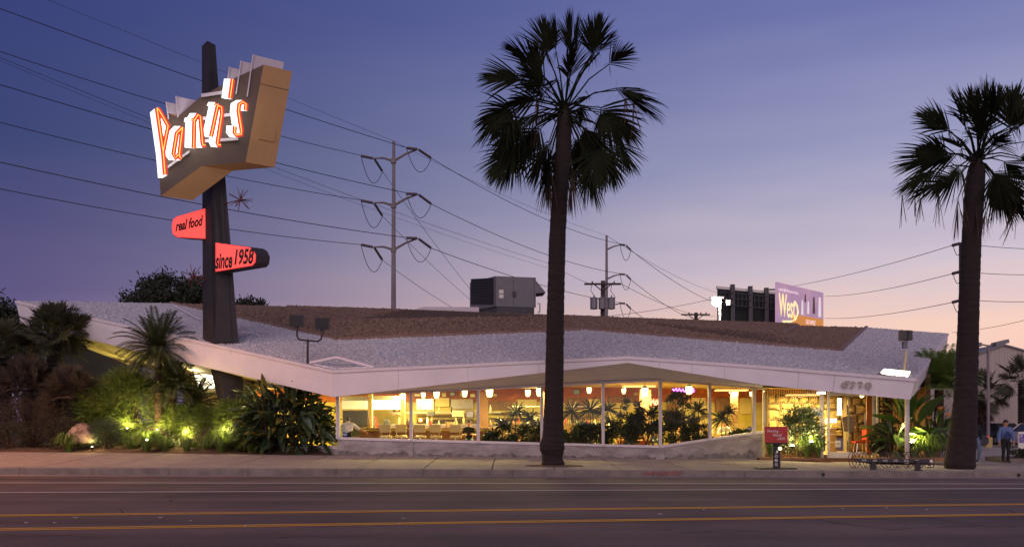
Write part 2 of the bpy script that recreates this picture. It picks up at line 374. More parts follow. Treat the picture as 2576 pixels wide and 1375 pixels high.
# dark oil-worn bands along the lanes
# sidewalk: a bed with separate slabs, kerb stones along the road
mb = MB(); xs2 = [-150+i*4 for i in range(76)]
for a, b in zip(xs2, xs2[1:]):
    mb.poly([(a, yk(a)+.16, zk(a)-.03), (b, yk(b)+.16, zk(b)-.03), (b, 30.52, zb(b)-.03), (a, 30.52, zb(a)-.03)])
side = struct(mb.build('sidewalk', 'mortar'))
def slab(x0, x1, name='slab'):
    g = .019; m = MB(); top = []
    for x, y in ((x0+g, yk(x0)+.185), (x1-g, yk(x1)+.185), (x1-g, 30.5), (x0+g, 30.5)): top.append(Vector((x, y, zs(x, y)+rnd.uniform(-.003, .003))))
    m.prism([p-Vector((0, 0, .028)) for p in top], (0, 0, .028)); return m.build(name, 'concrete', side)
xj = [-150, -110, -80, -60, -45, -34, -26, -20.5]
while xj[-1] < 22: xj.append(xj[-1]+1.95+rnd.uniform(-.12, .12))
xj += [26, 34, 45, 60, 80, 110, 150]
for a, b in zip(xj, xj[1:]): slab(a, b)
def kstone(x0, x1, mt='kerb'):
    g = .006; m = MB(); pr = []
    for x in (x0+g, x1-g): pr.append([Vector((x, yk(x), -.04)), Vector((x, yk(x)+.012, zk(x)-.025)), Vector((x, yk(x)+.04, zk(x))), Vector((x, yk(x)+.17, zk(x)+.002)), Vector((x, yk(x)+.17, -.04))])
    m.add(pr[0]+pr[1], [(0, 5, 6, 1), (1, 6, 7, 2), (2, 7, 8, 3), (3, 8, 9, 4), (0, 1, 2, 3, 4), (9, 8, 7, 6, 5)]); return m.build('kerb_stone', mt, side)
kx = [-150, -90, -60, -40, -28, -20]
redend = gr(26, 1194).x
ks = [gr(u, 1196).x for u in (26, 218, 418, 620, 845, 1065, 1290, 1420, 1640, 1860, 2050, 2240, 2410, 2580)]
kx = kx+ks+[20, 28, 40, 60, 90, 150]
for a, b in zip(kx, kx[1:]): kstone(a, b, 'kerb_red' if abs(b-redend) < .01 else 'kerb')
for u, v in ((2068, 1192), (2545, 1196)):
    x = gr(u, 1199).x; m = MB(); m.tube([(x, yk(x)-.012, .085), (x, yk(x)+.06, .085)], .05, 12); m.build('drain_hole', 'dark', side)
a = gr(1617, 1197).x; b = gr(1712, 1197).x
text_on('graffiti', 'HAVOKOV', [(a, yk(a)-.012, .05), (b, yk(b)-.012, .05), (b, yk(b)-.001, .16), (a, yk(a)-.001, .16)], 'kerb_red', side, shear=.3, thick=.002)
# planting bed, car park
mb = MB()
struct(MB().poly([(-60, 30.55, .02), (90, 30.55, .02), (90, 200, .02), (-60, 200, .02)]).build('subsoil', 'dirt'))
struct(MB().prism([(12.2, 30.51, .10), (90, 30.51, .10), (90, 160, .10), (24, 160, .10), (12.2, 46, .10)], (0, 0, -.1)).build('parking_lot', 'lot'))
bed = MB(); nx, ny = 90, 14; vs = []
for j in range(ny+1):
    for i in range(nx+1):
        x = -46+i*(39.7/nx); y = 30.52+j*.42; z = zb(x)-.01+min(1, j/2.5)*.14+.05*math.sin(x*1.7+j)*min(1, j/2)+rnd.uniform(-.025, .025)*(j > 0)
        vs.append((x, y, z))
bed.add(vs, [(j*(nx+1)+i, j*(nx+1)+i+1, (j+1)*(nx+1)+i+1, (j+1)*(nx+1)+i) for j in range(ny) for i in range(nx)])
struct(bed.build('planting_bed', 'soil', smooth=True))

# ------------------------------------------------------------------ the diner
diner = thing('diner', 'low diner with tilted white gravel roof and long lit windows', 'building', (0, 32, 0))
A, B_, Cc, D = P(40, 757, 35), P(838, 932, 29.8), P(1580, 897, 28.2), P(2303, 953, 27.6)
E = P(2385, 839, 44)
Ab, Bb = P(52, 813, 35.05), P(838, 998, 29.83)
Cb = on_plane(1580, 912, Cc, D); Mt = on_plane(1922, 921, Cc, D); Mb = on_plane(1922, 968, Cc, D); Db = P(2290, 1004, 27.66); Eb = P(2382, 873, 44.05)
G0, G1, H, G2, Fp = P(430, 763, 40), P(850, 855, 34), P(1470, 830, 34), P(2115, 883, 34.5), P(2180, 823.5, 44)
t1, t1b, t2, t2b, t3, t4 = P(876, 803, 36), P(724, 771, 41), P(1400, 795, 36), P(1569, 803, 36), P(1973, 838, 36.5), P(2007, 819, 44.4)
s0, s1, s2, s3, s4, s5 = P(724, 768, 41.4), P(1000, 777, 38.2), P(1190, 785, 38), P(1400, 792, 38), P(1569, 799, 38), P(2007, 813.5, 44.6)
UP = Vector((0, 0, 1))
# white roof planes
mb = MB()
white_polys = [[A, B_, G1, G0], [B_, Cc, H, G1], [Cc, Mt, G2, H], [Mt, D, G2], [D, E, Fp, G2]]
for p in white_polys: mb.poly(p)
roof = mb.build('roof', 'roof_white', diner)
brown_low = [[G0, G1, t1, t1b], [G1, H, t2, t1], [H, G2, t3, t2b, t2], [G2, Fp, t4, t3]]
brown_up = [[t1b, t1, s1, s0], [t1, t2, s3, s2, s1], [t2, t2b, s4, s3], [t2b, t3, s5, s4]]
mb = MB()
for p in brown_low+brown_up: mb.poly(p)
bk = [Vector((s5.x+4, 56, 6.8)), Vector((s0.x-3, 56, 7.4))]
mb.poly([s0, s1, s2, s3, s4, s5]+bk)
mb.poly([Fp, Vector((Fp.x+1, 56, 6.8)), bk[0], s5, t4]); mb.poly([G0, t1b, s0, bk[1], Vector((G0.x-3, 56, 7.4))])
mb.build('rock_band', 'roof_brown', roof)
def gravel(polys, n, lo, hi, seed):
    g = np.random.RandomState(seed); tris = []
    for p in polys:
        for i in range(1, len(p)-1): tris.append((p[0], p[i], p[i+1]))
    T = np.array([[list(v) for v in t] for t in tris]); nrm = np.cross(T[:, 1]-T[:, 0], T[:, 2]-T[:, 0]); ar = np.linalg.norm(nrm, axis=1)/2
    k = g.choice(len(T), n, p=ar/ar.sum()); a, b = g.rand(n), g.rand(n); f = a+b > 1; a[f] = 1-a[f]; b[f] = 1-b[f]
    c = T[k, 0]+(T[k, 1]-T[k, 0])*a[:, None]+(T[k, 2]-T[k, 0])*b[:, None]
    s = g.uniform(lo, hi, n)*(1+.5*(g.rand(n) > .93)); th = g.rand(n)*6.28
    V = np.zeros((n, 5, 3))
    for i in range(4):
        an = th+i*math.pi/2; rr = s*g.uniform(.6, 1.2, n); V[:, i, 0] = rr*np.cos(an); V[:, i, 1] = rr*np.sin(an); V[:, i, 2] = -.012
    V[:, 4, 0] = s*g.uniform(-.5, .5, n); V[:, 4, 1] = s*g.uniform(-.5, .5, n); V[:, 4, 2] = s*g.uniform(.35, 1.0, n)
    m3 = nrm[k]/(2*ar[k])[:, None]; m3 *= np.sign(m3[:, 2:3])
    # tilt each stone to its roof plane (z follows the plane)
    V[:, :, 2] -= (V[:, :, 0]*m3[:, None, 0]+V[:, :, 1]*m3[:, None, 1])/m3[:, None, 2]
    V += c[:, None, :]; base = (np.arange(n)*5)[:, None, None]
    Fc = (np.array([[0, 1, 4], [1, 2, 4], [2, 3, 4], [3, 0, 4]])[None]+base).reshape(-1, 3)
    me = bpy.data.meshes.new('gravel'); me.vertices.add(n*5); me.vertices.foreach_set('co', V.reshape(-1)); nf = len(Fc)
    me.loops.add(nf*3); me.loops.foreach_set('vertex_index', Fc.reshape(-1).astype(np.int32)); me.polygons.add(nf)
    me.polygons.foreach_set('loop_start', np.arange(nf, dtype=np.int32)*3); me.polygons.foreach_set('loop_total', np.full(nf, 3, dtype=np.int32)); me.update(calc_edges=True); me.validate()
    return me
me = gravel(white_polys, 80000, .028, .062, 1); me.materials.append(M['gravel_white']); o = link('gravel', me, roof); o['kind'] = 'stuff'
me = gravel(brown_low+brown_up, 60000, .03, .065, 2); me.materials.append(M['gravel_brown']); o = link('brown_gravel', me, roof); o['kind'] = 'stuff'
def strip(name, pts, w, h, mt, parent):               # a bar that follows a polyline
    m = MB()
    for a, b in zip(pts, pts[1:]):
        d = (b-a); n = Vector((-d.y, d.x, 0)).normalized()*w
        m.prism([a-n/2, a+n/2, b+n/2, b-n/2], (0, 0, h))
    return m.build(name, mt, parent)
strip('ridge_trim', [G0-UP*.02, G1-UP*.02, H-UP*.02, G2-UP*.02, Fp-UP*.02], .12, .12, 'flashing', roof)
strip('ridge_trim', [t1b, t1], .12, .08, 'flashing', roof); strip('ridge_trim', [t3, t4], .14, .10, 'flashing', roof)
# fascia boards, each with the trim at its top
def board(name, top, bot, th=.12, mt='fascia'):
    d = top[-1]-top[0]; n = Vector((-d.y, d.x, 0)).normalized()*th
    o = MB().prism(top+bot[::-1], n).build(name, mt, roof, recalc=True)
    tr = MB()
    for a, b in zip(top, top[1:]):
        dd = b-a; m = Vector((-dd.y, dd.x, 0)).normalized(); fr = m*-.035
        tr.prism([a+fr+UP*.02, a+m*.22+UP*.02, b+m*.22+UP*.02, b+fr+UP*.02], (0, 0, -.10))
    tr.build('fascia_trim', 'fascia_trim', o, recalc=True)
    for f_ in (.23, .47, .71):
        a_, b_ = top[0].lerp(top[-1], f_)-UP*.10, bot[0].lerp(bot[-1], f_)+UP*.02; tv = d.normalized()*.012; ov = -n.normalized()*.003
        MB().prism([a_+ov, a_+tv+ov, b_+tv+ov, b_+ov], n.normalized()*.002).build('board_joint', 'soffit_joint', o, recalc=True)
    return o
board('fascia', [A, B_], [Ab, Bb]); board('fascia', [B_+Vector((.004, 0, 0)), Cc], [Bb+Vector((.004, 0, 0)), Cb])
board('fascia', [Cc, Mt], [Cb, Mb]); board('fascia', [Mt, D], [Mb, Db]); board('fascia', [D, E], [Db, Eb])
back_side = board('fascia', [P(60, 760, 52), A], [P(75, 800, 52), Ab])
# light trough at the near roof corner
tq = [P(781, 913, 30.4), P(842, 928.5, 29.95), P(938, 926, 29.85), P(893, 911, 31.2)]
tq = [B_+(A-B_).normalized()*1.2+Vector((.1, .18, .03)), B_+Vector((.0, .22, .03)), B_+(Cc-B_).normalized()*1.5+Vector((0, .18, .03)), None]
tq[3] = tq[0]+(tq[2]-tq[1])*.72+UP*.16
m = MB()
for a, b in zip(tq, tq[1:]+tq[:1]):
    d = b-a; n = Vector((-d.y, d.x, 0)).normalized()*.07; m.prism([a, b, b+n, a+n], (0, 0, .08))
m.build('light_trough', 'fascia', roof, recalc=True)
# window wall
W = {}
us = [(850, 1145, 1101, 990), (1034, 1148, 1106, 984), (1203, 1150, 1110.5, 977), (1363, 1152, 1114.5, 969), (1517, 1153.5, 1118.5, 961.5), (1661, 1155, 1122, 955)]
yw = [30.5+(30.2-30.5)*i/5 for i in range(6)]
post = [(P(u, b, y), P(u, s, y), P(u, t, y)) for (u, b, s, t), y in zip(us, yw)]
us2 = [(1785, 1153, 1103.5, 964), (1897, 1151, 1088, 973), (1918, 1150.5, 1085.5, 975)]; yw2 = [30.8, 31.3, 31.4]
post += [(P(u, b, y), P(u, s, y), P(u, t, y)) for (u, b, s, t), y in zip(us2, yw2)]
for i in range(len(post)-1):
    (b0, s0_, t0_), (b1, s1_, t1_) = post[i], post[i+1]
    d = (s1_-s0_); n = Vector((-d.y, d.x, 0)).normalized()
    lo = UP*.3
    wall = MB().prism([b0-lo, b1-lo, s1_-UP*.05, s0_-UP*.05], n*.28).build('sill_wall', 'wall_conc', diner, recalc=True)
    # rain-splash stains along the foot of the wall
    st = MB(); k = 60
    tops = []
    for j in range(k+1):
        f = j/k; p = b0.lerp(b1, f); q = s0_.lerp(s1_, f); hgt = .22+.07*math.sin(f*9+i*2)+.05*math.sin(f*23+i)+.03*math.sin(f*51)
        tops.append((p, p.lerp(q, max(.05, hgt))))
    if i < 7:
        for j in range(k): st.poly([tops[j][0]-n*.004, tops[j+1][0]-n*.004, tops[j+1][1]-n*.004, tops[j][1]-n*.004])
        st.build('stain', 'wall_stain', wall)
    win = MB().prism([s0_-UP*.05, s1_-UP*.05, s1_+UP*.035, s0_+UP*.035], n*.10).build('window', 'frame_white', diner, recalc=True)
    for o_ in (win,): pass
    win.location = -n*.03
    MB().prism([t0_-UP*.05, t1_-UP*.05, t1_+UP*.03, t0_+UP*.03], n*.10).build('head', 'frame_white', win, recalc=True)
    MB().prism([s0_+UP*.02, s1_+UP*.02, t1_-UP*.03, t0_-UP*.03], n*.012).build('pane', 'pane', win).location = n*.05
for i, (b, s_, t_) in enumerate(post):
    if i == 8: continue
    wd = .10 if i not in (0, 7) else .12
    m = MB(); c = s_.lerp(t_, .5); h = (t_-s_).length
    m.box(c+Vector((0, .02, 0)), (wd, .16, h+.06), mi=0); m.box(c+Vector((-wd*.22, -.075, 0)), (wd*.3, .03, h+.04))
    m.box(t_+Vector((0, -.07, -.12)), (.05, .05, .10)); m.build('mullion', 'frame_white', diner)
    if i in (1, 5): MB().box(b.lerp(s_, .42)+Vector((0, -.012, 0)), (.30 if i == 5 else .16, .05, (s_-b).length*.96)).build('pilaster', 'wall_conc', diner)
# soffits between the fascia and the glass heads
tops = [p[2]+UP*.03 for p in post]
sf = MB()
fb = [Bb.lerp(Cb, k/5) for k in range(6)]
for k in range(5): sf.poly([fb[k], fb[k+1], tops[k+1]+Vector((0, .1, 0)), tops[k]+Vector((0, .1, 0))])
sf.poly([Cb, Mb, tops[8]+Vector((0, .1, 0)), tops[6]+Vector((0, .1, 0)), tops[5]+Vector((0, .1, 0))])
sf.build('soffit', 'soffit', roof)
# entrance porch ceiling and the glazed side
ent = MB(); pc = [Mb+UP*.02, Db+UP*.02, P(2330, 960, 36), P(1918, 972, 36)]
ent.poly(pc); ent.build('porch_ceiling', 'soffit', roof)
MB().poly([Ab+UP*.02, Bb+UP*.02, tops[0]+Vector((0, .1, 0)), Vector((-6.4, 36, 3.3)), Vector((-20.5, 44, 6.3)), P(75, 800, 50)]).build('wing_soffit', 'ceiling', roof)
# outer shell behind the windows (floor, back wall, ends)
FZ = .42
fl = [Vector((-6.3, 30.75, FZ)), Vector((5.35, 30.5, FZ)), Vector((9.3, 31.7, FZ)), Vector((14.3, 32.25, FZ-.1)), Vector((16.3, 33, FZ-.1)), Vector((16.3, 39, FZ)), Vector((-14, 39, FZ)), Vector((-13, 34.2, FZ))]
MB().prism([p-UP*.35 for p in fl], (0, 0, .35)).build('floor', 'int_floor', diner)
ceil = [tops[0]+Vector((0, .12, 0)), tops[5]+Vector((0, .12, 0)), tops[8]+Vector((0, .12, 0)), P(2240, 985, 32.2), P(2240, 985, 39), Vector((-14, 39, 3.5)), Vector((-9, 33, 2.9))]
cm = MB()
cc = Vector((0, 36, 3.35))
for a, b in zip(ceil, ceil[1:]+ceil[:1]): cm.poly([cc, a, b])
cm.build('interior_ceiling', 'ceiling', diner)
bw = MB().box((-.5, 39.1, 1.4), (30, .2, 2.3)).build('back_wall', 'tile_wall', diner)
MB().box((-.5, 39.08, 3.2), (30, .22, 1.3)).build('upper_wall', 'orange_wall', diner)
for i, (u0, v0, u1, v1, mt_) in enumerate(((1048, 1003, 1090, 1030, 'steel'), (1095, 1000, 1130, 1022, 'cream'), (1135, 1003, 1190, 1028, 'steel'), (1228, 1008, 1290, 1030, 'wood'), (1300, 1004, 1350, 1020, 'cream'), (1425, 1000, 1470, 1030, 'wood'), (1480, 1003, 1510, 1040, 'cream'), (1530, 996, 1600, 1012, 'wood'), (1680, 1000, 1720, 1040, 'wood'), (1740, 1000, 1775, 1030, 'cream'), (1800, 1000, 1835, 1035, 'wood'), (1862, 1000, 1890, 1040, 'cream'))):
    MB().prism([P(u0, v1, 38.85), P(u1, v1, 38.85), P(u1, v0, 38.85), P(u0, v0, 38.85)], (0, .12, 0)).build('wall_panel', mt_, diner, recalc=True)
for v, u0, u1 in ((1040, 1045, 1190), (1052, 1045, 1190), (1036, 1228, 1352), (1050, 1228, 1352), (1046, 1425, 1510), (1045, 1680, 1780)):
    MB().prism([P(u0, v+1.6, 38.5), P(u1, v+1.6, 38.5), P(u1, v, 38.5), P(u0, v, 38.5)], (0, .4, 0)).build('wall_shelf', 'wood', diner, recalc=True)
for k in range(34):
    u = 1428+k*5.2 if k < 17 else 1682+(k-17)*5.6; MB().box(P(u, 1078, 38.2), (.035, .04, .95)).build('slat', 'wood', diner)
MB().box((16.4, 36, 1.9), (.2, 6.2, 3.2)).build('end_wall', 'wood', diner)
MB().box((-5, 47, 2.2), (34, .3, 4.6)).build('rear_wall', 'wall_conc', diner)
# ------------------------------------------------------------------ left wing of the diner
T0 = tops[0]+Vector((0, .1, 0)); Ai = P(317, 914, 40)
for o in list(roof.children):
    if o.name.startswith('wing_soffit'): bpy.data.objects.remove(o)
mb = MB()
for k in range(8):
    a, b = k/8, (k+1)/8; mb.poly([Bb.lerp(Ab, a)+UP*.01, T0.lerp(Ai, a), T0.lerp(Ai, b), Bb.lerp(Ab, b)+UP*.01])
mb.build('wing_soffit', 'ceiling', roof)
def wp(t, z=None):
    p = T0.lerp(Ai, t).copy()
    if z is not None: p.z = z
    return p
wn = Vector((-(Ai-T0).y, (Ai-T0).x, 0)).normalized()*-1          # into the building
if wn.y < 0: wn = -wn
def wing_window(t0, t1):
    o = MB().prism([wp(t0, .62), wp(t1, .62), wp(t1, .74), wp(t0, .74)], wn*.1).build('window', 'frame_white', diner, recalc=True)
    MB().prism([wp(t0)-UP*.1, wp(t1)-UP*.1, wp(t1), wp(t0)], wn*.1).build('head', 'frame_white', o, recalc=True)
    MB().prism([wp(t0, .72), wp(t1, .72), wp(t1)-UP*.08, wp(t0)-UP*.08], wn*.012).build('pane', 'pane', o).location = wn*.05
    MB().prism([wp(t0, .1), wp(t1, .1), wp(t1, .63), wp(t0, .63)], wn*.25).build('sill_wall', 'wall_conc', diner, recalc=True)
for a, b in ((.004, .10), (.10, .2), (.2, .34), (.66, .8), (.8, .95)):
    wing_window(a, b); MB().box((wp(b, .6)+wp(b))/2, (.08, .14, wp(b).z-.6)).build('mullion', 'wood', diner)
MB().prism([wp(.345, .1), wp(.655, .1), wp(.655), wp(.345)], wn*.2).build('plaster_wall', 'cream', diner, recalc=True)
for u, v0, v1, y in ((340, 868, 965, 38.4), (412, 880, 960, 37), (432, 884, 960, 36.8)):
    a = P(u, v0, y); MB().box((a.x, a.y, (a.z+.3)/2), (.2, .2, a.z-.3)).build('post', 'wood', diner)
# framed light box on the plaster wall
lp = [wp(.50, 3.02), wp(.60, 3.02), wp(.615, 3.95), wp(.475, 3.62)]
lb = MB().prism([p-wn*.06 for p in lp], wn*.055).build('wall_light', 'lit_panel', diner, recalc=True)
for a, b in ((lp[0], lp[2]), (lp[1], lp[3]), (lp[0], lp[1]), (lp[0], lp[3])): MB().tube([a-wn*.1, b-wn*.1], .025, 5).build('bar', 'wood', lb)
pw = (lp[0]+lp[2])/2-wn*.6
area_light('wall_light_glow', pw, 1.0, .8, 110, (1, .80, .42), diner, (R(90), 0, math.atan2(wn.x, -wn.y)+0))
MB().prism([Vector((-25.4, 44, 0)), Vector((-13.8, 44, 0)), Vector((-13.8, 44, 6.2)), Vector((-25.4, 44, 6.2))], (0, .2, 0)).build('wing_back_wall', 'dark', diner, recalc=True)
MB().prism([Vector((-21, 40, .25)), Vector((-6.4, 30.9, .25)), Vector((-6.4, 39, .25)), Vector((-14, 44, .25)), Vector((-21, 44, .25))], (0, 0, .12)).build('wing_floor', 'int_floor', diner, recalc=True)
# ceiling lights added to brighten the room, no such fixtures seen
WARM = (1, .83, .26)
for x, y, z, e in ((-10.5, 36.5, 3.1, 95), (-4.5, 35.6, 3.05, 150), (.5, 34.2, 3.05, 130), (5.2, 34.2, 3.08, 130), (9.2, 35, 2.95, 110), (12.2, 35, 2.75, 90), (-15.5, 40.5, 4.3, 70)):
    f = MB().box((x, y, z), (1.3, .5, .06)).build('added_ceiling_light', 'added_fixture', diner)
    area_light('added_ceiling_glow', (x, y, z-.06), 1.2, .45, e*5.8, WARM, diner)

for x, y, z, e in ((-12.6, 36.6, 2.3, 420), (-15.4, 38.9, 2.7, 520), (-17.2, 39.9, 2.9, 360), (-8.6, 33.6, 2.2, 90)):  # made-up globe lamps, added to brighten the wing soffit and wall
    gl0 = MB().lathe((x, y, z), [(.02, 0), (.16, .06), (.2, .2), (.16, .34), (.02, .4)], 12).build('added_globe_light', 'pendant', diner, smooth=True); MB().tube([(x, y, z+.38), (x, y, z+1.2)], .012, 5).build('stem', 'dark', gl0)
    point_light('added_globe_glow', (x, y-.35, z-.15), e, WARM, .15, diner)
# ------------------------------------------------------------------ entrance
ey = 32.0
def scr(u, v, y=ey): return P(u, v, y)
def rect(u0, v0, u1, v1, y, d=.05): return [P(u0, v1, y), P(u1, v1, y), P(u1, v0, y), P(u0, v0, y)]
def slabq(name, u0, v0, u1, v1, y, mt, parent, d=.06): return MB().prism(rect(u0, v0, u1, v1, y), (0, d, 0)).build(name, mt, parent, recalc=True)
slabq('pier', 1909, 1088, 1924, 1150, 31.45, 'cream', diner, .3)
slabq('return_pane', 1902, 978, 1921, 1090, 31.7, 'pane', diner, .012)
sw = slabq('screen_window', 1922, 1101, 2070, 1106, 32.0, 'frame_white', diner)
slabq('pane', 1926, 977, 2066, 1101, 32.03, 'pane', sw, .012)
slabq('post', 1920, 974, 1926, 1150, 31.98, 'frame_white', sw, .1); slabq('post', 2064, 984, 2072, 1150, 31.98, 'frame_white', sw, .1)
slabq('screen_base', 1926, 1106.5, 2064, 1152, 32.02, 'stone', diner, .2)
for k in range(22):
    u = 1931+k*5.9; MB().tube([P(u, 978+k*.3, 32.5), P(u, 1099, 32.5)], .012, 5).build('rod', 'cream', sw)
# health grade card in the screen window
card = slabq('grade_card', 2043.5, 1025, 2069, 1046.5, 31.94, 'paper', sw, .01)
slabq('grade_band', 2045, 1038, 2068, 1045.5, 31.93, 'card_blue', card, .004)
text_on('grade_letter', 'A', [P(2060, 1037.5, 31.93), P(2067.5, 1037.5, 31.93), P(2067.5, 1027.5, 31.93), P(2060, 1027.5, 31.93)], 'sticker', card)
# door
door = slabq('door', 2088, 1136, 2188, 1151, 31.97, 'frame_white', diner, .06)
slabq('stile', 2082.5, 985, 2088, 1151, 31.95, 'frame_white', door, .1); slabq('stile', 2181, 993, 2194.5, 1151, 31.95, 'orange_wall', door, .1)  # right stile's orange colour stands in for warm light falling on it
slabq('stile', 2195, 993, 2197.5, 1152, 31.9, 'frame_white', door, .14)
slabq('head', 2088, 987, 2188, 994.5, 31.96, 'frame_white', door, .06); slabq('meeting_rail', 2134, 995, 2137, 1136, 31.99, 'metal_grey', door, .03)
slabq('pane', 2088, 994, 2181, 1136, 32.0, 'pane', door, .012); slabq('notice', 2101, 1107, 2115, 1124, 31.98, 'paper', door, .004)
text_on('notice_words', 'OPEN', [P(2103, 1117, 31.97), P(2113, 1117, 31.97), P(2113, 1113, 31.97), P(2103, 1113, 31.97)], 'metal_grey', door, thick=.002)
MB().tube([P(2176, 1075, 31.9), P(2176, 1040, 31.9)], .02, 6).build('handle', 'steel', door)
slabq('shutter_post', 2198.5, 996, 2205, 1078, 31.95, 'frame_white', diner, .08); slabq('shutter_post', 2206.5, 996, 2210, 1078, 31.98, 'frame_white', diner, .08)
# stone walls: each stone its own piece
def stone_wall(name, u0, v0, u1, v1, y, cell, d=.35):
    core = slabq(name, u0, v0, u1, v1, y, 'mortar', diner, d)
    a = P(u0, v1, y); b = P(u1, v0, y); wv = b.x-a.x; hv = b.z-a.z; row = 0; z = a.z
    while z < b.z-.08:
        hh = min(cell*rnd.uniform(.7, 1.25), b.z-z); x = a.x-rnd.uniform(0, cell*.6)
        while x < b.x-.03:
            ww = cell*rnd.uniform(.8, 1.9); x0, x1 = max(x, a.x), min(x+ww, b.x)
            if x1-x0 > .06:
                c = [Vector((x0+.015+rnd.uniform(0, .05), y, z+.012+rnd.uniform(0, .05))), Vector((x1-.015-rnd.uniform(0, .05), y, z+.012+rnd.uniform(0, .04))), Vector((x1-.015-rnd.uniform(0, .04), y, z+hh-.012-rnd.uniform(0, .05))), Vector((x0+.015+rnd.uniform(0, .05), y, z+hh-.012-rnd.uniform(0, .04)))]
                m = MB(); jx, jz = (x1-x0)*.22, hh*.30; q6 = []
                for k6 in range(4):
                    p6, n6 = c[k6], c[(k6+1) % 4]; q6 += [p6+Vector((rnd.uniform(-.2, .2)*jx, 0, rnd.uniform(-.6, .6)*jz)), p6.lerp(n6, rnd.uniform(.3, .7))+Vector((rnd.uniform(-.4, .4)*jx*.5, 0, rnd.uniform(-.7, .7)*jz*.6))]
                ctr = sum(q6, Vector())/8; pr = rnd.uniform(.03, .13); fr = [p.lerp(ctr, .20)-Vector((0, pr*rnd.uniform(.5, 1.3), 0)) for p in q6]
                m.add(q6+fr+[ctr-Vector((0, pr*1.3, 0))], [(k6, (k6+1) % 8, 8+(k6+1) % 8, 8+k6) for k6 in range(8)]+[(8+k6, 8+(k6+1) % 8, 16) for k6 in range(8)])
                m.build('stone', 'stone', core)
            x += ww
        z += hh
    return core
stone_wall('stone_wall', 2210.5, 990, 2246, 1146, 32.3, .24)
stone_wall('inner_stone_wall', 2130, 985, 2212, 1135, 34.6, .34)
sp_ = MB().lathe(P(2168, 999, 33.4), [(.05, 0), (.09, .06), (.03, .1)], 10).build('spot_lamp', 'pendant', diner); point_light('spot_glow', P(2165, 1008, 33.2), 16, WARM, .06, diner)
stone_wall('rear_stone_wall', 1932, 990, 2122, 1100, 36.0, .40)
MB().prism(rect(1935, 972, 2130, 990, 35.9), (0, .1, 0)).build('panel_wall', 'wood', diner, recalc=True)
# planter kerb by the entrance
MB().prism([P(1912, 1157, 30.9), P(2068, 1157, 30.9), P(2068, 1150.5, 30.9), P(1912, 1150.5, 30.9)], (0, 1.0, 0)).build('planter_edge', 'brick', diner, recalc=True)
pa = P(2205, 1158, 29.8); pb_ = P(2390, 1160, 29.5)
MB().prism([pa, pb_, Vector((pb_.x, 29.5, .36)), Vector((pa.x, 29.8, .36))], (0, 4.0, 0)).build('planter_edge', 'brick', diner, recalc=True)
# slim porch column, numerals, lights on the porch
pc0 = P(2282, 1149, 28.6); MB().tube([(pc0.x, pc0.y, .2), (pc0.x, pc0.y, P(2282, 1002, 28.6).z)], .075, 10).build('porch_column', 'frame_white', diner, smooth=True)
slabq('porch_lamp', 2058, 985, 2076, 990, 31.4, 'lamp_white', diner, .1)
area_light('porch_glow', P(2060, 992, 30.6), .8, .4, 45, (1, .78, .42), diner)
num = thing('house_number', 'raised street number 6710 on the white fascia above the door', 'number', on_plane(2154, 967, Mt, D))
def npt(u, v): return on_plane(u, v, Mt-Vector((0, .055, 0)), D-Vector((0, .055, 0)))
fo = Vector((0, -.03, 0))
def ribbon(m, pts, wid, vec, mi=0, nrm=None):
    """a flat band of given width that follows pts, given thickness by vec"""
    pts = [Vector(p) for p in pts]; n = nrm or (Vector((0, -1, 0))); L_, R_ = [], []
    for i, p in enumerate(pts):
        d = (pts[min(i+1, len(pts)-1)]-pts[max(i-1, 0)]).normalized(); s = d.cross(n).normalized()*wid/2
        L_.append(p+s); R_.append(p-s)
    k = len(pts); vec = Vector(vec); vs = L_+R_+[p+vec for p in L_]+[p+vec for p in R_]; fs = []
    for i in range(k-1): fs += [(i, i+1, k+i+1, k+i), (2*k+i, 3*k+i, 3*k+i+1, 2*k+i+1), (i, 2*k+i, 2*k+i+1, i+1), (k+i, k+i+1, 3*k+i+1, 3*k+i)]
    fs += [(0, k, 3*k, 2*k), (k-1, 3*k-1, 4*k-1, 2*k-1)]
    m.add(vs, fs, mi)
def arc(cu, cv, ru, rv, a0, a1, n=14): return [npt(cu+ru*math.cos(R(a0+(a1-a0)*i/n)), cv-rv*math.sin(R(a0+(a1-a0)*i/n))) for i in range(n+1)]
for pts in ([npt(2137, 959), npt(2128, 959)]+arc(2125, 967, 6.5, 5.5, 95, 450), [npt(2139, 963), npt(2143, 960), npt(2150, 961), npt(2148, 967), npt(2142, 973), npt(2140, 976)], [npt(2158, 962), npt(2165, 960), npt(2169, 963), npt(2165, 968), npt(2163, 975)], arc(2184, 968.5, 6.5, 6, 0, 360)):
    m = MB(); ribbon(m, pts, .055, fo); m.build('numeral', 'numeral', num)

# ------------------------------------------------------------------ sign pylon with the neon name board
pyl = thing('sign_pylon', 'tall tapered black steel pylon with neon name board rising through the roof', 'sign', P(555, 1130, 32))
def pyl_sec(v, ul, um, ur, y=31.6):
    m_ = P(um, v, y); z = m_.z; l = P(ul, v, y+.45); r = P(ur, v, y+.35); l.z = r.z = z
    return [m_, r, Vector((r.x+l.x-m_.x, r.y+l.y-m_.y, z)), l]
secs = [pyl_sec(885, 510.8, 538, 602.5), pyl_sec(872, 510.6, 537.5, 601), pyl_sec(858, 510.5, 537, 600), pyl_sec(430, 508.5, 530, 566), pyl_sec(103, 507.5, 522, 542)]
m = MB(); vs = [p for s in secs for p in s]
m.add(vs, [(i*4+k, i*4+(k+1) % 4, i*4+4+(k+1) % 4, i*4+4+k) for i in range(4) for k in range(4)]+[(16, 17, 18, 19)])
shaft = m.build('shaft', 'pylon', pyl, recalc=True)
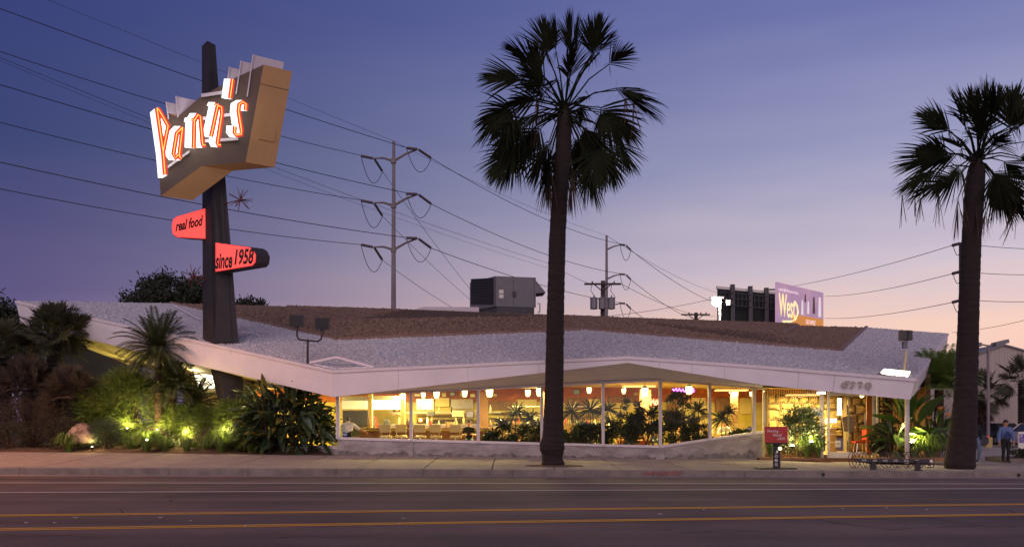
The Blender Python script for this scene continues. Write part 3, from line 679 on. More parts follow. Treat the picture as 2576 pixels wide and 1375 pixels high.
ls = [pyl_sec(1130, 577, 590, 620, 32.0), pyl_sec(1008, 549, 566, 614, 32.0), pyl_sec(930, 531, 552, 610, 32.0), pyl_sec(880, 520, 544, 606, 32.0)]
m = MB(); m.add([p for s in ls for p in s], [(i*4+k, i*4+(k+1) % 4, i*4+4+(k+1) % 4, i*4+4+k) for i in range(3) for k in range(4)]+[(12, 13, 14, 15)]); m.build('leg', 'pylon', pyl, recalc=True)
# raised plate on the right-hand face
m = MB(); fa = []
for s in secs[2:4]:
    d = s[1]-s[0]; n = Vector((d.y, -d.x, 0)).normalized(); fa.append((s[0]+d*.06+n*.03, s[0]+d*.74+n*.03, n))
for (a, b, n), (c, d, n2) in zip(fa, fa[1:]): m.prism([a, b, d, c], -n*.028)
m.build('face_plate', 'pylon', shaft, recalc=True)
# cabinet: front outline in its upright plane, given depth towards the right and back
def cx(x, y): return (351.3+.3299*x, 73.2+.3299*y)
ca, cb = P(404, 493, 30.4), P(640, 408, 31.5)
def fp(x, y): u, v = cx(x, y); return on_plane(u, v, ca, cb)
dv = Vector((.92, .62, 0))
outl = [(160, 1272), (475, 1042), (808, 1015), (945, 272), (735, 370), (465, 515), (288, 672), (215, 640), (118, 690)]
cab = MB().prism([fp(*p) for p in outl], dv, 0, 1).build('cabinet', ['sign_face', 'sign_tan'], pyl, recalc=True)
# seams and hatch on the end
ea, eb = fp(945, 272), fp(808, 1015); en = Vector((dv.y, -dv.x, 0)).normalized()
def ep(s, t): return ea.lerp(eb, t)+dv*s+en*.006
m = MB(); m.prism([ep(0, .195), ep(1, .195), ep(1, .20), ep(0, .20)], en*.003); m.build('seam', 'sign_face', cab)
m = MB(); m.prism([ep(.28, .62), ep(.82, .62), ep(.82, .75), ep(.28, .75)], en*.02); m.build('hatch', 'sign_tan', cab)
# white fins standing across the top
fn = (cb-ca); fn = Vector((-fn.y, fn.x, 0)).normalized(); fn = fn if fn.y < 0 else -fn
for top, base, w_ in (((860, 200), (815, 520), 1.0), ((768, 248), (730, 500), .9), ((680, 295), (660, 430), .85), ((272, 517), (288, 675), .95), ((198, 560), (215, 690), .85)):
    a, b = fp(*top), fp(*base)
    MB().prism([fp(*base)+fn*.005, fp(*base)+fn*.06, a+fn*.06, a+fn*.005], (cb-ca).normalized()*.05).build('fin_edge', 'white_fin', cab, recalc=True)
    pts = [b, a, a+dv*w_*1.05, b+dv*w_*1.0]
    MB().prism(pts, (cb-ca).normalized()*.05).build('fin', 'white_fin', cab, recalc=True)
# rails that carry the letters
for (x0, y0, x1, y1) in ((470, 515, 640, 490), (480, 690, 690, 660), (500, 862, 750, 845), (215, 1060, 380, 940)):
    a, b = fp(x0, y0)+fn*.06, fp(x1, y1)+fn*.06; MB().prism([a-UP*.05, b-UP*.05, b+UP*.05, a+UP*.05], fn*.08).build('rail', 'white_fin', cab, recalc=True)
# letters: white-lit bodies with a red front carrying a neon tube
LET = {'P': [[(195, 1112), (180, 935), (133, 606)], [(133, 606), (150, 622), (218, 740), (206, 800), (180, 935)]],
       'a': [[(328, 752), (300, 782), (284, 795), (258, 955), (272, 985), (298, 960)], [(328, 752), (304, 950), (308, 982), (320, 988)]],
       'n': [[(392, 692), (418, 700), (412, 908)], [(418, 700), (446, 655), (463, 668), (480, 872), (486, 892), (502, 884)]],
       'n2': [[(568, 572), (596, 586), (545, 822)], [(596, 586), (624, 598), (628, 640), (594, 872), (600, 888), (620, 884)]],
       'apostrophe': [[(710, 385), (690, 532)]],
       's': [[(808, 622), (812, 575), (788, 558), (760, 575), (754, 630), (776, 770), (774, 806), (738, 812), (724, 792), (727, 742)]]}
LOFF = {'P': (-36, 30)}
lpa = ca+fn*.62; lpb = cb+fn*.62
def lfp(x, y): u, v = cx(x, y); return on_plane(u, v, lpa, lpb)
for ch, strokes in LET.items():
    body = None; wd = .165
    for k, st in enumerate(strokes):
        ox, oy = LOFF.get(ch, (-50, 8))
        fr = [lfp(*p) for p in st]; e = fp(st[0][0]+ox, st[0][1]+oy)+fn*.12-fr[0]
        m = MB(); ribbon(m, fr, wd-.01, e, nrm=-fn); o = m.build('letter' if body is None else 'letter_stroke', 'letter_white', cab if body is None else body, recalc=True)
        if body is None: body = o
        m = MB(); ribbon(m, [p+fn*.012 for p in fr], wd, -fn*.008, nrm=-fn); m.build('red_face', 'letter_red', body, recalc=True)
        m = MB(); m.tube([p+fn*.04 for p in fr], .015, 6); m.build('neon_tube', 'neon', body)
# small lit boxes on the pylon
def lit_box(face, dvec, txts, label_part):
    bx = MB().prism([p+Vector((0, .03, 0)) for p in face], dvec).build('light_box', 'black_steel', pyl, recalc=True)
    n = Vector((0, -1, 0)); c = sum(face, Vector())/len(face)
    MB().prism([c+(p-c)*.965 for p in face], (0, .02, 0)).build('edge_glow', 'red_edge', bx, recalc=True)
    MB().prism([c+(p-c)*.93+Vector((0, -.008, 0)) for p in face], (0, .01, 0)).build('lit_face', 'red_panel', bx, recalc=True)
    for t, q in txts: text_on('lettering', t, [p+Vector((0, -.012, 0)) for p in q], 'lettering_black', bx, shear=.25, thick=.006, bold=.03)
    return bx
def fpoly(pts, y): return [P(u, v, y) for u, v in pts]
def q4(u0, v0, u1, v1, y, sl=0): return [P(u0, v1, y), P(u1, v1+sl, y), P(u1, v0+sl, y), P(u0, v0, y)]
f1 = fpoly([(434, 590), (431, 570), (434, 552), (444, 544), (530, 519), (530, 602), (445, 597)], 31.9)
lit_box(f1, (.4, .35, 0), [('real food', q4(442, 557, 511, 583, 31.9, -16))], '')
f2 = fpoly([(540, 684), (540, 609), (628, 621), (638, 627), (645, 642), (643, 660), (636, 668)], 31.35)
lit_box(f2, (.42, .28, 0), [('since', q4(542, 638, 585, 677, 31.35, -3)), ('1958', q4(590, 627, 639, 667, 31.35, -3))], '')
def starburst(u, v, y, name):
    c = P(u, v, y); o = thing(name, 'red metal starburst on pylon side, ' + ('upper of the two, right of the shaft' if u > 550 else 'lower of the two, left of the shaft'), 'starburst', c, 'starbursts on the pylon')
    for k in range(14):
        a = k*math.pi*2/7*1.003+.02; el = (.0 if k < 7 else .75)*(1 if k % 2 else -1)
        d = Vector((math.cos(a)*math.cos(el), math.sin(el), math.sin(a)*math.cos(el))); MB().tube([c, c+d*.48], [.02, .011], 5).build('spike', 'starburst', o)
    for k in range(2):
        d = Vector(((-1) ** k*.7, .3, -.3)); MB().tube([c, c+d*.35], [.016, .01], 5).build('spike', 'starburst', o)
    m = MB(); m.lathe(c-UP*.07, [(.01, 0), (.06, .03), (.07, .07), (.06, .11), (.01, .14)], 10); m.build('hub', 'starburst', o, smooth=True)
    b = P(560 if u > 550 else 530, v+12, 31.95); MB().tube([c, b], .02, 5).build('bracket', 'starburst', o)
starburst(605, 502, 31.6, 'starburst'); starburst(486, 695, 31.7, 'starburst')

# conduits lying on the white roof
for a_, b_ in ((P(437, 770, 38.6), P(500, 803, 34.6)), (P(601, 838, 32.6), P(640, 836, 33.4)), (P(2085, 932, 28.6), P(2130, 925, 29.2))): MB().tube([a_+UP*.03, b_+UP*.03], .03, 6).build('conduit', 'fascia_trim', roof)
# ------------------------------------------------------------------ inside the diner
def chair_proto():
    o = thing('counter_chair', 'x', 'chair')
    m = MB(); m.box((0, 0, .62), (.44, .42, .09)); m.build('seat', 'cream', o)
    bk = MB().box((0, .02, .0), (.44, .06, .30)).build('backrest', 'cream', o); bk.location = (0, -.2, .95)
    for i in range(4):
        for j in range(2): MB().box((-.15+i*.1, -.02, -.07+j*.14), (.075, .035, .1)).build('tuft', 'cream', bk)
    for s in (-1, 1): MB().tube([(s*.17, -.19, .6), (s*.17, -.2, .86)], .015, 6).build('back_support', 'chrome', o)
    m = MB(); m.tube([(0, 0, .0), (0, 0, .58)], .04, 8); m.build('pedestal', 'chrome', o); MB().lathe((0, 0, 0), [(.22, 0), (.22, .03), (.05, .05)], 12).build('base', 'chrome', o)
    return o
cp = chair_proto(); spots = [(971, 32.6), (1057, 32.7), (1097, 32.7), (1147, 32.8), (1010, 33.0), (1560, 33.2), (1500, 33.2)]
ords = ['leftmost counter chair, cream tufted back, seen through first window', 'cream tufted counter chair at left of second window', 'cream tufted counter chair in middle of second window', 'cream tufted counter chair at right of second window', 'cream counter chair next to the first window post', 'cream counter chair behind the plants in the corner window', 'cream counter chair behind the plants beside the palm trunk']
for i, (u, y) in enumerate(spots):
    o = cp if i == 0 else copy_tree(cp); o.location = ((u-1288)*y/F, y, FZ); o['label'] = ords[i]; o['group'] = 'counter chairs'
ct = thing('lunch_counter', 'long wooden lunch counter with brown stone front and steel rail', 'counter', (-2, 34, FZ))
MB().box((-1.6, 34.3, 1.36), (9.4, .8, .07)).build('counter_top', 'counter', ct); MB().box((-1.6, 34.35, .87), (9.2, .55, .9)).build('counter_front', 'brick', ct)
MB().tube([(-6.2, 33.85, 1.28), (3.0, 33.85, 1.28)], .03, 6).build('rail', 'chrome', ct)
bc = thing('back_counter', 'steel back counter with shelves along kitchen wall', 'counter', (-2, 37, FZ))
MB().box((-2, 37.2, .95), (12, .7, 1.05)).build('body', 'steel', bc); MB().box((-2, 37.15, 1.5), (12.1, .8, .05)).build('top', 'steel', bc)
for z, x0, x1 in ((2.05, -5.5, -.5), (2.32, .0, 4.2)): MB().box(((x0+x1)/2, 37.4, z), (x1-x0, .35, .04)).build('shelf', 'steel', bc)
hd = thing('kitchen_hood', 'glowing steel kitchen hood with lit panel in first window', 'hood', P(971, 1007, 36.6))
MB().prism(rect(936, 1006, 1008, 1028.5, 36.3), (0, .7, 0)).build('lit_panel', 'hood_light', hd, recalc=True); MB().prism(rect(936, 995, 1008, 1005.6, 36.32), (0, .7, 0)).build('duct', 'steel', hd, recalc=True)
hd2 = thing('kitchen_hood', 'dim green-grey steel kitchen hood at far left of first window', 'hood', P(890, 1007, 36.6))
MB().prism(rect(860, 1007, 921, 1028, 36.3), (0, .7, 0)).build('panel', 'hood_dim', hd2, recalc=True); MB().prism(rect(860, 996, 921, 1006.6, 36.32), (0, .7, 0)).build('duct', 'steel', hd2, recalc=True)
tag(slabq('oven_front', 862, 1032, 925, 1095, 36.2, 'dark', None, .5), 'dark oven front under the dim kitchen hood', 'oven')
for i, (u0, u1) in enumerate(((926, 936), (1007, 1018))): slabq('column', u0, 990, u1, 1100, 35.5, 'cream', diner, .2)
slabq('column', 1366, 985, 1378, 1110, 34.5, 'wood', diner, .3); slabq('column', 1610, 965, 1638, 1100, 35, 'wood', diner, .3); slabq('column', 1842, 975, 1856, 1075, 35, 'wood', diner, .3); slabq('column', 1205, 985, 1228, 1100, 36.5, 'wood', diner, .3)
# pendant lamps
def pend_proto():
    o = thing('pendant_lamp', 'x', 'lamp')
    MB().lathe((0, 0, -.30), [(.07, 0), (.095, .05), (.125, .22), (.11, .30)], 12).build('shade', 'pendant', o, smooth=True)
    MB().lathe((0, 0, .0), [(.11, 0), (.06, .06), (.02, .08)], 10).build('cap', 'dark', o); MB().tube([(0, 0, .05), (0, 0, .9)], .008, 5).build('cord', 'dark', o)
    return o
pp = pend_proto(); pl = [(1065, 987, 33.5, .85, 'left end of second window'), (1098, 983, 32.2, 1.1, 'second window, left of its middle'), (1169, 981, 32.4, 1.0, 'right side of second window'), (1231.5, 976, 31.9, 1.3, 'left side of third window'),
    (1328, 980, 32.4, 1.0, 'right side of third window'), (1357, 976, 32, 1.2, 'just left of the palm trunk'), (1622, 975, 32, 1.3, 'left of the corner window post'), (1733, 971, 32.3, 1.25, 'in front of the purple neon'), (1482, 974, 33, .9, 'window right of the palm trunk'), (1569, 977, 34, .8, 'far one in the fifth window'), (1890, 985, 33.5, .7, 'small one at right end window')]
for i, (u, v, y, s, wh) in enumerate(pl):
    o = pp if i == 0 else copy_tree(pp); o.location = P(u, v, y); s *= .85; o.scale = (s, s, s); o['label'] = 'glowing yellow pendant lamp, ' + wh; o['group'] = 'pendant lamps over the tables'
# pictures on the orange wall
for i, (u, v, w_, h_) in enumerate([(1050, 993, 18, 10), (1117, 992, 14, 14), (1138, 990, 14, 11), (1160, 993, 12, 12), (1189, 994, 15, 12), (1245, 993, 14, 11), (1450, 985, 18, 14), (1600, 990, 14, 12)]):
    o = slabq('framed_picture', u-w_/2, v-h_/2, u+w_/2, v+h_/2, 38.6, 'wood', None, .05); slabq('print', u-w_/2+2, v-h_/2+2, u+w_/2-2, v+h_/2-2, 38.57, ['paper', 'cream', 'card_blue', 'tile_wall'][i % 4], o, .02)
    tag(o, 'small framed picture on orange wall, number %s from the left' % ['one', 'two', 'three', 'four', 'five', 'six', 'seven', 'eight'][i], 'picture', 'pictures on the orange wall')
# bottles, boxes and appliances
mats_b = ['wood', 'red_plastic', 'cream', 'dark', 'paper', 'counter']
bot = MB().lathe((0, 0, 0), [(.035, 0), (.038, .16), (.015, .2), (.015, .26)], 8)
bmesh_s = [bot.mesh('bottle', mm, True) for mm in mats_b]
for i in range(46):
    x = rnd.uniform(-6.2, 4.4); lev = rnd.choice([(1.53, 37.0), (1.40, 34.4), (2.07, 37.4), (1.53, 36.95), (1.40, 34.3)])
    if lev[0] > 2 and not -5.5 < x < -.5: lev = (1.53, 37)
    o = link('bottle', bmesh_s[i % 6]); o.location = (x, lev[1]+rnd.uniform(-.1, .1), lev[0]); s = rnd.uniform(.7, 1.5); o.scale = (s, s, s)
    tag(o, 'small %s bottle standing on the %s' % (['brown', 'red', 'cream', 'black', 'white', 'tan'][i % 6], {1.53: 'steel back counter', 1.40: 'lunch counter', 2.07: 'kitchen shelf'}[lev[0]]), 'bottle', 'bottles on the counters')
for i, (u, v0, v1, w_, y, mt, lb_) in enumerate([(1152, 1033, 1047, 28, 36.9, 'paper', 'white boxes stacked on the shelf in second window'), (1182, 1032, 1050, 20, 36, 'dark', 'black coffee machine at right of second window'), (1083, 1034, 1045, 18, 36.9, 'metal_dark', 'grey toaster on the shelf in second window'), (1058, 1050, 1061, 10, 36.8, 'red_plastic', 'red carton on back counter in second window'),
        (1133, 1061, 1071, 18, 35, 'paper', 'white menu rack standing on the counter'), (941, 1050, 1075, 10, 36.4, 'red_plastic', 'red drink dispenser below the lit hood'), (972, 1055, 1072, 14, 36.4, 'metal_dark', 'dark till on the counter below the lit hood'), (1000, 1035, 1043, 24, 36.8, 'steel', 'steel tray on the rack beside the hood')]):
    o = slabq('box', u-w_/2, v0, u+w_/2, v1, y, mt, None, .3); slabq('front_panel', u-w_/2+1.5, v0+1.5, u+w_/2-1.5, v1-1.5, y-.012, ['cream', 'steel', 'dark', 'cream'][i % 4], o, .008)
    tag(o, lb_, ['box', 'coffee machine', 'toaster', 'carton', 'menu rack', 'dispenser', 'till', 'tray'][i])
# tables with booths behind the plants
for i, (u, y) in enumerate(((1290, 32.6), (1440, 32.7), (1600, 32.8), (1760, 33.2), (1850, 33.6))):
    x = (u-1288)*y/F; o = thing('dining_table', 'pale dining table behind the window plants, number %s from the left' % ['one', 'two', 'three', 'four', 'five'][i], 'table', (x, y, FZ), 'dining tables')
    MB().box((x, y, 1.17), (1.1, .8, .05)).build('table_top', 'cream', o); MB().tube([(x, y, FZ), (x, y, 1.14)], .05, 8).build('leg', 'chrome', o)
    b_ = thing('booth_seat', 'orange padded booth bench behind dining table number %s' % ['one', 'two', 'three', 'four', 'five'][i], 'bench', (x, y+.9, FZ), 'booth benches')
    MB().box((x, y+.8, FZ+.25), (1.3, .5, .45)).build('seat', 'orange_wall', b_); MB().box((x, y+1.1, FZ+.6), (1.3, .14, 1.1)).build('backrest', 'cream', b_)
# neon scribbles
def neon_scribble(name, pts, y, mt, label):
    o = thing(name, label, 'neon sign', P(*pts[0], y)); MB().tube([P(u, v, y) for u, v in pts], .035, 6).build('tube', mt, o)
    b = [P(min(p[0] for p in pts)-1, max(p[1] for p in pts)+1, y+.08), P(max(p[0] for p in pts)+1, max(p[1] for p in pts)+1, y+.08), P(max(p[0] for p in pts)+1, min(p[1] for p in pts)-1, y+.08), P(min(p[0] for p in pts)-1, min(p[1] for p in pts)-1, y+.08)]
    MB().prism(b, (0, .03, 0)).build('backing', 'dark', o, recalc=True)
neon_scribble('neon_sign', [(1692, 978), (1697, 982), (1701, 976), (1704, 984), (1709, 977), (1713, 984), (1718, 978), (1722, 985), (1728, 979), (1733, 984), (1738, 980), (1744, 977), (1746, 983), (1739, 987)], 36, 'neon_purple', 'purple neon scribble glowing at the back of the corner window')
neon_scribble('neon_sign', [(1636, 1021), (1640, 1010), (1643, 1004), (1645, 1014), (1648, 1018), (1650, 1008), (1653, 1004), (1655, 1012), (1652, 1018), (1646, 1016)], 35, 'neon_red', 'red neon scribble beside the corner window post')
tag(slabq('exit_light', 1835, 983, 1842, 988, 34.6, 'neon_red', None, .06), 'tiny red exit light near the right end windows', 'light')
# vestibule furniture
ch = thing('waiting_chair', 'red vinyl chair with steel legs inside the glass door', 'chair', P(2163, 1140, 33.6))
cz = P(2163, 1140, 33.6).z; cxx = P(2163, 1140, 33.6).x
MB().box((cxx, 33.6, cz+.47), (.5, .45, .08)).build('seat', 'red_plastic', ch); MB().box((cxx+.25, 33.7, cz+.75), (.06, .42, .4)).build('backrest', 'red_plastic', ch)
for sx in (-1, 1):
    for sy in (-1, 1): MB().tube([(cxx+sx*.2, 33.6+sy*.17, cz), (cxx+sx*.15, 33.6+sy*.14, cz+.44)], .018, 6).build('leg', 'chrome', ch)
dk = thing('host_desk', 'pale host desk with lit shelves left inside the door', 'desk', P(2095, 1130, 34))
slabq('body', 2088, 1075, 2104, 1136, 34, 'counter', dk, .5)
for v in (1056, 1063, 1075, 1090, 1110): slabq('shelf', 2087, v, 2105, v+2.5, 33.97, 'paper', dk, .5)
slabq('lit_case', 2086, 1052, 2105, 1062, 34.02, 'lit_panel', dk, .4)
tag(slabq('poster', 2107, 1001, 2117, 1044, 34.5, 'lit_panel', None, .03), 'tall glowing poster inside the door', 'poster')
pon = thing('striped_garment', 'dark striped garment hanging behind the door glass', 'garment', P(2136, 1060, 32.6))
m = MB(); m.prism([P(2118, 1050, 32.6), P(2124, 1085, 32.6), P(2149, 1087, 32.6), P(2152, 1047, 32.6), P(2135, 1044, 32.6)], (0, .08, 0)); m.build('cloth', 'fabric_stripe', pon, recalc=True); MB().tube([P(2135, 995, 32.62), P(2135, 1044, 32.62)], .01, 5).build('hanger', 'metal_grey', pon)
# round stickers in the corner glass
for u, v, y, wh in ((868, 1092, 30.42, 'at the left corner window'), (1886, 1077, 31.1, 'at the right end window')):
    c = P(u, v, y); m = MB(); m.prism([c+Vector((.085*math.cos(k*.3927), 0, .085*math.sin(k*.3927))) for k in range(16)], (0, .006, 0)); o = m.build('round_sticker', 'sticker', None, recalc=True)
    m = MB(); m.prism([c+Vector((-.06, -.003, -.012)), c+Vector((.06, -.003, -.012)), c+Vector((.06, -.003, .012)), c+Vector((-.06, -.003, .012))], (0, .002, 0)); m.build('white_band', 'paper', o, recalc=True)
    tag(o, 'round blue sticker on the glass ' + wh, 'sticker', 'window stickers')
# ------------------------------------------------------------------ plants
def rv(s=1): return Vector((rnd.gauss(0, s), rnd.gauss(0, s), rnd.gauss(0, s)))
def blade(m, pts, w, side, mi=0):
    """a tapering leaf strip along pts"""
    n = len(pts); vs = []; prof = [.55, 1, .8, .5, .2, .02] if n > 4 else [.6, 1, .6, .03]
    for i, p in enumerate(pts):
        k = i/(n-1)*(len(prof)-1); a = int(min(k, len(prof)-2)); f = k-a; ww = w*(prof[a]*(1-f)+prof[a+1]*f)/2
        vs += [p-side*ww, p+side*ww]
    m.add(vs, [(2*i, 2*i+1, 2*i+3, 2*i+2) for i in range(n-1)], mi)
def fan_frond(m, base, hub, tip, nseg=40, half=70, droop=.22, w=1.0, pet=.03, fold=.25):
    base, hub, tip = Vector(base), Vector(hub), Vector(tip); L_ = (tip-hub).length; x = (tip-hub).normalized()
    rd = rv(); n = x.cross(rd).normalized(); n = n.lerp(Vector((0, -1, .3)), .35); n = (n-x*n.dot(x)).normalized(); y = n.cross(x)
    mid = base.lerp(hub, .55)+UP*.10*(hub-base).length
    m.tube([base, mid, hub], [pet, pet*.75, pet*.5], 5, 1)
    for i in range(nseg):
        e_ = 2*i/(nseg-1)-1; a = R(half*e_*(.55+.45*abs(e_))+rnd.uniform(-3, 3)); d = (x*math.cos(a)+y*math.sin(a)+n*abs(math.sin(a))*fold*rnd.uniform(.5, 1.5)).normalized()
        h0 = hub+x*L_*.40*(1-abs(e_)) ** .8; ln = (L_*(1.0-.40*(1-abs(e_)) ** .8))*(.70+.30*math.cos(a))*rnd.uniform(.82, 1.06); sd = (d.cross(n)+rv(.25)).normalized(); ww = L_*.062*w
        dr = droop*ln*rnd.uniform(.5, 1.6)
        pts = [h0, h0+d*ln*.30-UP*dr*.05, h0+d*ln*.62-UP*dr*.3, h0+d*ln*.85-UP*dr*.7, h0+d*ln-UP*dr*1.15]
        vs = []
        for p, q in zip(pts, (.5, 1, .8, .4, .03)): vs += [p-sd*ww*q/2, p+sd*ww*q/2]
        m.add(vs, [(2*k, 2*k+1, 2*k+3, 2*k+2) for k in range(4)], 0)
    # loose threads and the curled base of the fan
    for i in range(7):
        d = (-x*.3+y*rnd.uniform(-1, 1)+n*rnd.uniform(-.5, .5)-UP*.5).normalized(); ln = L_*rnd.uniform(.15, .35)
        blade(m, [hub, hub+d*ln*.4, hub+d*ln*.7-UP*ln*.15, hub+d*ln-UP*ln*.4], .03*w, y, 0)
def palm(name, label, crown_px, y0, fronds, dead, trunk_px, conv, extra, extra_r, strings):
    bpx, bpy_ = trunk_px[0][0], trunk_px[0][1]; base = Vector(P(bpx, bpy_, y0)); o = thing(name, label, 'palm tree', base, 'tall street palms')
    m = MB(); pts = [P(u, v, y0) for u, v, wpx in trunk_px]; rs = [wpx*y0/F/2 for u, v, wpx in trunk_px]
    # densify and roughen
    fp_, fr_ = [], []
    for i in range(len(pts)-1):
        k = max(2, int((pts[i+1]-pts[i]).length/.11))
        for j in range(k): fp_.append(pts[i].lerp(pts[i+1], j/k)); fr_.append((rs[i]*(1-j/k)+rs[i+1]*j/k)*(1+.012*((len(fp_) % 2)*2-1)+rnd.uniform(-.025, .025)))
    fp_.append(pts[-1]); fr_.append(rs[-1]); m.tube(fp_, fr_, 18); m.build('trunk', 'palm_trunk', o, smooth=False)
    # stubs of old leaf stalks below the crown
    top = pts[-1]; m = MB()
    for k in range(44):
        a = rnd.uniform(0, 6.28); z = -rnd.uniform(.05, 1.1); r0 = rs[-1]*.95; d = Vector((math.cos(a), math.sin(a), 0)); p = top+UP*z+d*r0
        m.tube([p-d*.05, p+d*.07+UP*.10], [.06, .03], 4)
    st = m.build('stalk_stubs', 'palm_trunk', o); st['kind'] = 'stuff'
    c = Vector(P(*conv(*crown_px), y0))
    fronds = fronds+[(a_+rnd.uniform(-30, 30), b_+rnd.uniform(-25, 25), c_+rnd.uniform(-70, 70), d_+rnd.uniform(-60, 60)) for a_, b_, c_, d_ in fronds if rnd.random() < .25]
    for (hx, hy, tx, ty) in fronds:
        dy = rnd.uniform(-1.0, 1.0); hu = P(*conv(hx, hy), y0+dy); ti = P(*conv(tx, ty), y0+dy*1.7)
        m = MB(); fan_frond(m, c+Vector((0, dy*.15, rnd.uniform(-.2, .2))), hu, ti, half=rnd.choice([34, 42, 52]), droop=.11, w=.62, nseg=34); m.build('frond', ['palm_leaf', 'palm_leaf'], o)
    for k in range(extra):
        a = rnd.uniform(0, 6.28); el = rnd.uniform(-.75, .9); d = Vector((math.cos(a)*math.cos(el)*.9, math.sin(a)*math.cos(el), math.sin(el)))
        h = c+d*extra_r*.42; t = c+d*extra_r-UP*.25*extra_r*max(0, .8-el)*.6
        m = MB(); fan_frond(m, c, h, t, half=46, droop=.12, w=.62); m.build('frond', ['palm_leaf', 'palm_leaf'], o)
    for (hx, hy, tx, ty) in dead:
        dy = rnd.uniform(-.3, .1); m = MB(); fan_frond(m, c, P(*conv(hx, hy), y0+dy), P(*conv(tx, ty), y0+dy), half=14, droop=.05, fold=.8, w=.3, nseg=26); m.build('dead_frond', ['palm_dead', 'palm_dead'], o)
    for (x0, y0_, x1, y1) in strings:
        a, b = P(*conv(x0, y0_), y0-.2), P(*conv(x1, y1), y0-.2); m = MB()
        for k in range(6): q = rv(.05); m.tube([a, a.lerp(b, .4)+q+Vector((0, 0, -.05)), b+q*2.5], [.012, .01, .006], 4)
        m.build('seed_stalk', 'palm_dead', o)
    return o
cv1 = lambda x, y: (1156.2+.4045*x, .4045*y)
f1_ = [(545, 330, 510, 50), (600, 320, 590, 60), (690, 330, 680, 15), (720, 330, 735, 60), (820, 340, 800, 70), (830, 340, 880, 45), (870, 320, 985, 170), (870, 330, 930, 130), (480, 430, 260, 235), (390, 490, 95, 470), (930, 400, 1110, 275), (970, 550, 1270, 750), (610, 500, 495, 535),
       (480, 610, 230, 655), (320, 660, 75, 800), (330, 680, 100, 890), (400, 740, 180, 985), (350, 930, 160, 1110), (360, 930, 250, 1180), (560, 900, 420, 1150), (580, 900, 480, 1220), (740, 870, 720, 1030), (790, 1030, 780, 1300), (800, 1030, 850, 1290), (880, 920, 900, 1180), (890, 920, 990, 1180), (1000, 890, 1070, 1090), (880, 670, 1150, 900), (900, 690, 1030, 930),
       (760, 660, 745, 800), (800, 600, 730, 610), (1000, 560, 1180, 620), (880, 700, 870, 870), (500, 450, 440, 240)]
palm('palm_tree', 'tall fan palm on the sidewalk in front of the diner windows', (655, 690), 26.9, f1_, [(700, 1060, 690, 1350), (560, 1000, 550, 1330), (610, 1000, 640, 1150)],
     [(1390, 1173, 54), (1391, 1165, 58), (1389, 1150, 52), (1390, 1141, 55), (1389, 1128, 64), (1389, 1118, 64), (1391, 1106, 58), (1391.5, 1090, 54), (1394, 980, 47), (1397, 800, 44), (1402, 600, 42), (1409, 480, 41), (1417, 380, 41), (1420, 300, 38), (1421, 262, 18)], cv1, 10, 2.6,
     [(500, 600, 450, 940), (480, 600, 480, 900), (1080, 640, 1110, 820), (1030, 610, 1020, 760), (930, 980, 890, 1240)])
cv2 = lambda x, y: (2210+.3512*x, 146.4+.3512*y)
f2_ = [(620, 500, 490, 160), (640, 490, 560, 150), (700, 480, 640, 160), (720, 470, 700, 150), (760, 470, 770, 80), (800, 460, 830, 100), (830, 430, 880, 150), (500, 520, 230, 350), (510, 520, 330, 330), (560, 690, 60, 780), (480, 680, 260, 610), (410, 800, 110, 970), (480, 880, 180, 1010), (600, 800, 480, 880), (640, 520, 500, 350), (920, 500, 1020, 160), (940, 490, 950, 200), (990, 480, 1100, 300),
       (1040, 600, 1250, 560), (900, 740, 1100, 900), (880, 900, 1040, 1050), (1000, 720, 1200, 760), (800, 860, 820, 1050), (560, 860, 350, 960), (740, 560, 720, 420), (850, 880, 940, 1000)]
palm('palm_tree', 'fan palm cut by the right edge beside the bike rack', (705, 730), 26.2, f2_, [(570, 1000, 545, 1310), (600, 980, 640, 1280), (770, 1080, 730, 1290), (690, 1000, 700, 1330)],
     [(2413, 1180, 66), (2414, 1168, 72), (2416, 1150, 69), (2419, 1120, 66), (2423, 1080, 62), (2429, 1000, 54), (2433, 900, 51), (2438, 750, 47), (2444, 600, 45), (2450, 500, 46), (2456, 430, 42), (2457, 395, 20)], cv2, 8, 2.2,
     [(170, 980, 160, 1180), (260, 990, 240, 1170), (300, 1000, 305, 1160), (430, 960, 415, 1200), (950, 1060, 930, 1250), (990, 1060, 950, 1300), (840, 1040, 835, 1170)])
# soil ring at the foot of the first palm
pb0 = walk(1393, 1171); m = MB(); m.prism([Vector((pb0.x+.95*math.cos(k*.52)*(1+.1*math.sin(k*3)), pb0.y+.5*math.sin(k*.52), zs(pb0.x, pb0.y+.5*math.sin(k*.52))+.006)) for k in range(12)], (0, 0, .006)); m.build('tree_pit', 'soil', side)

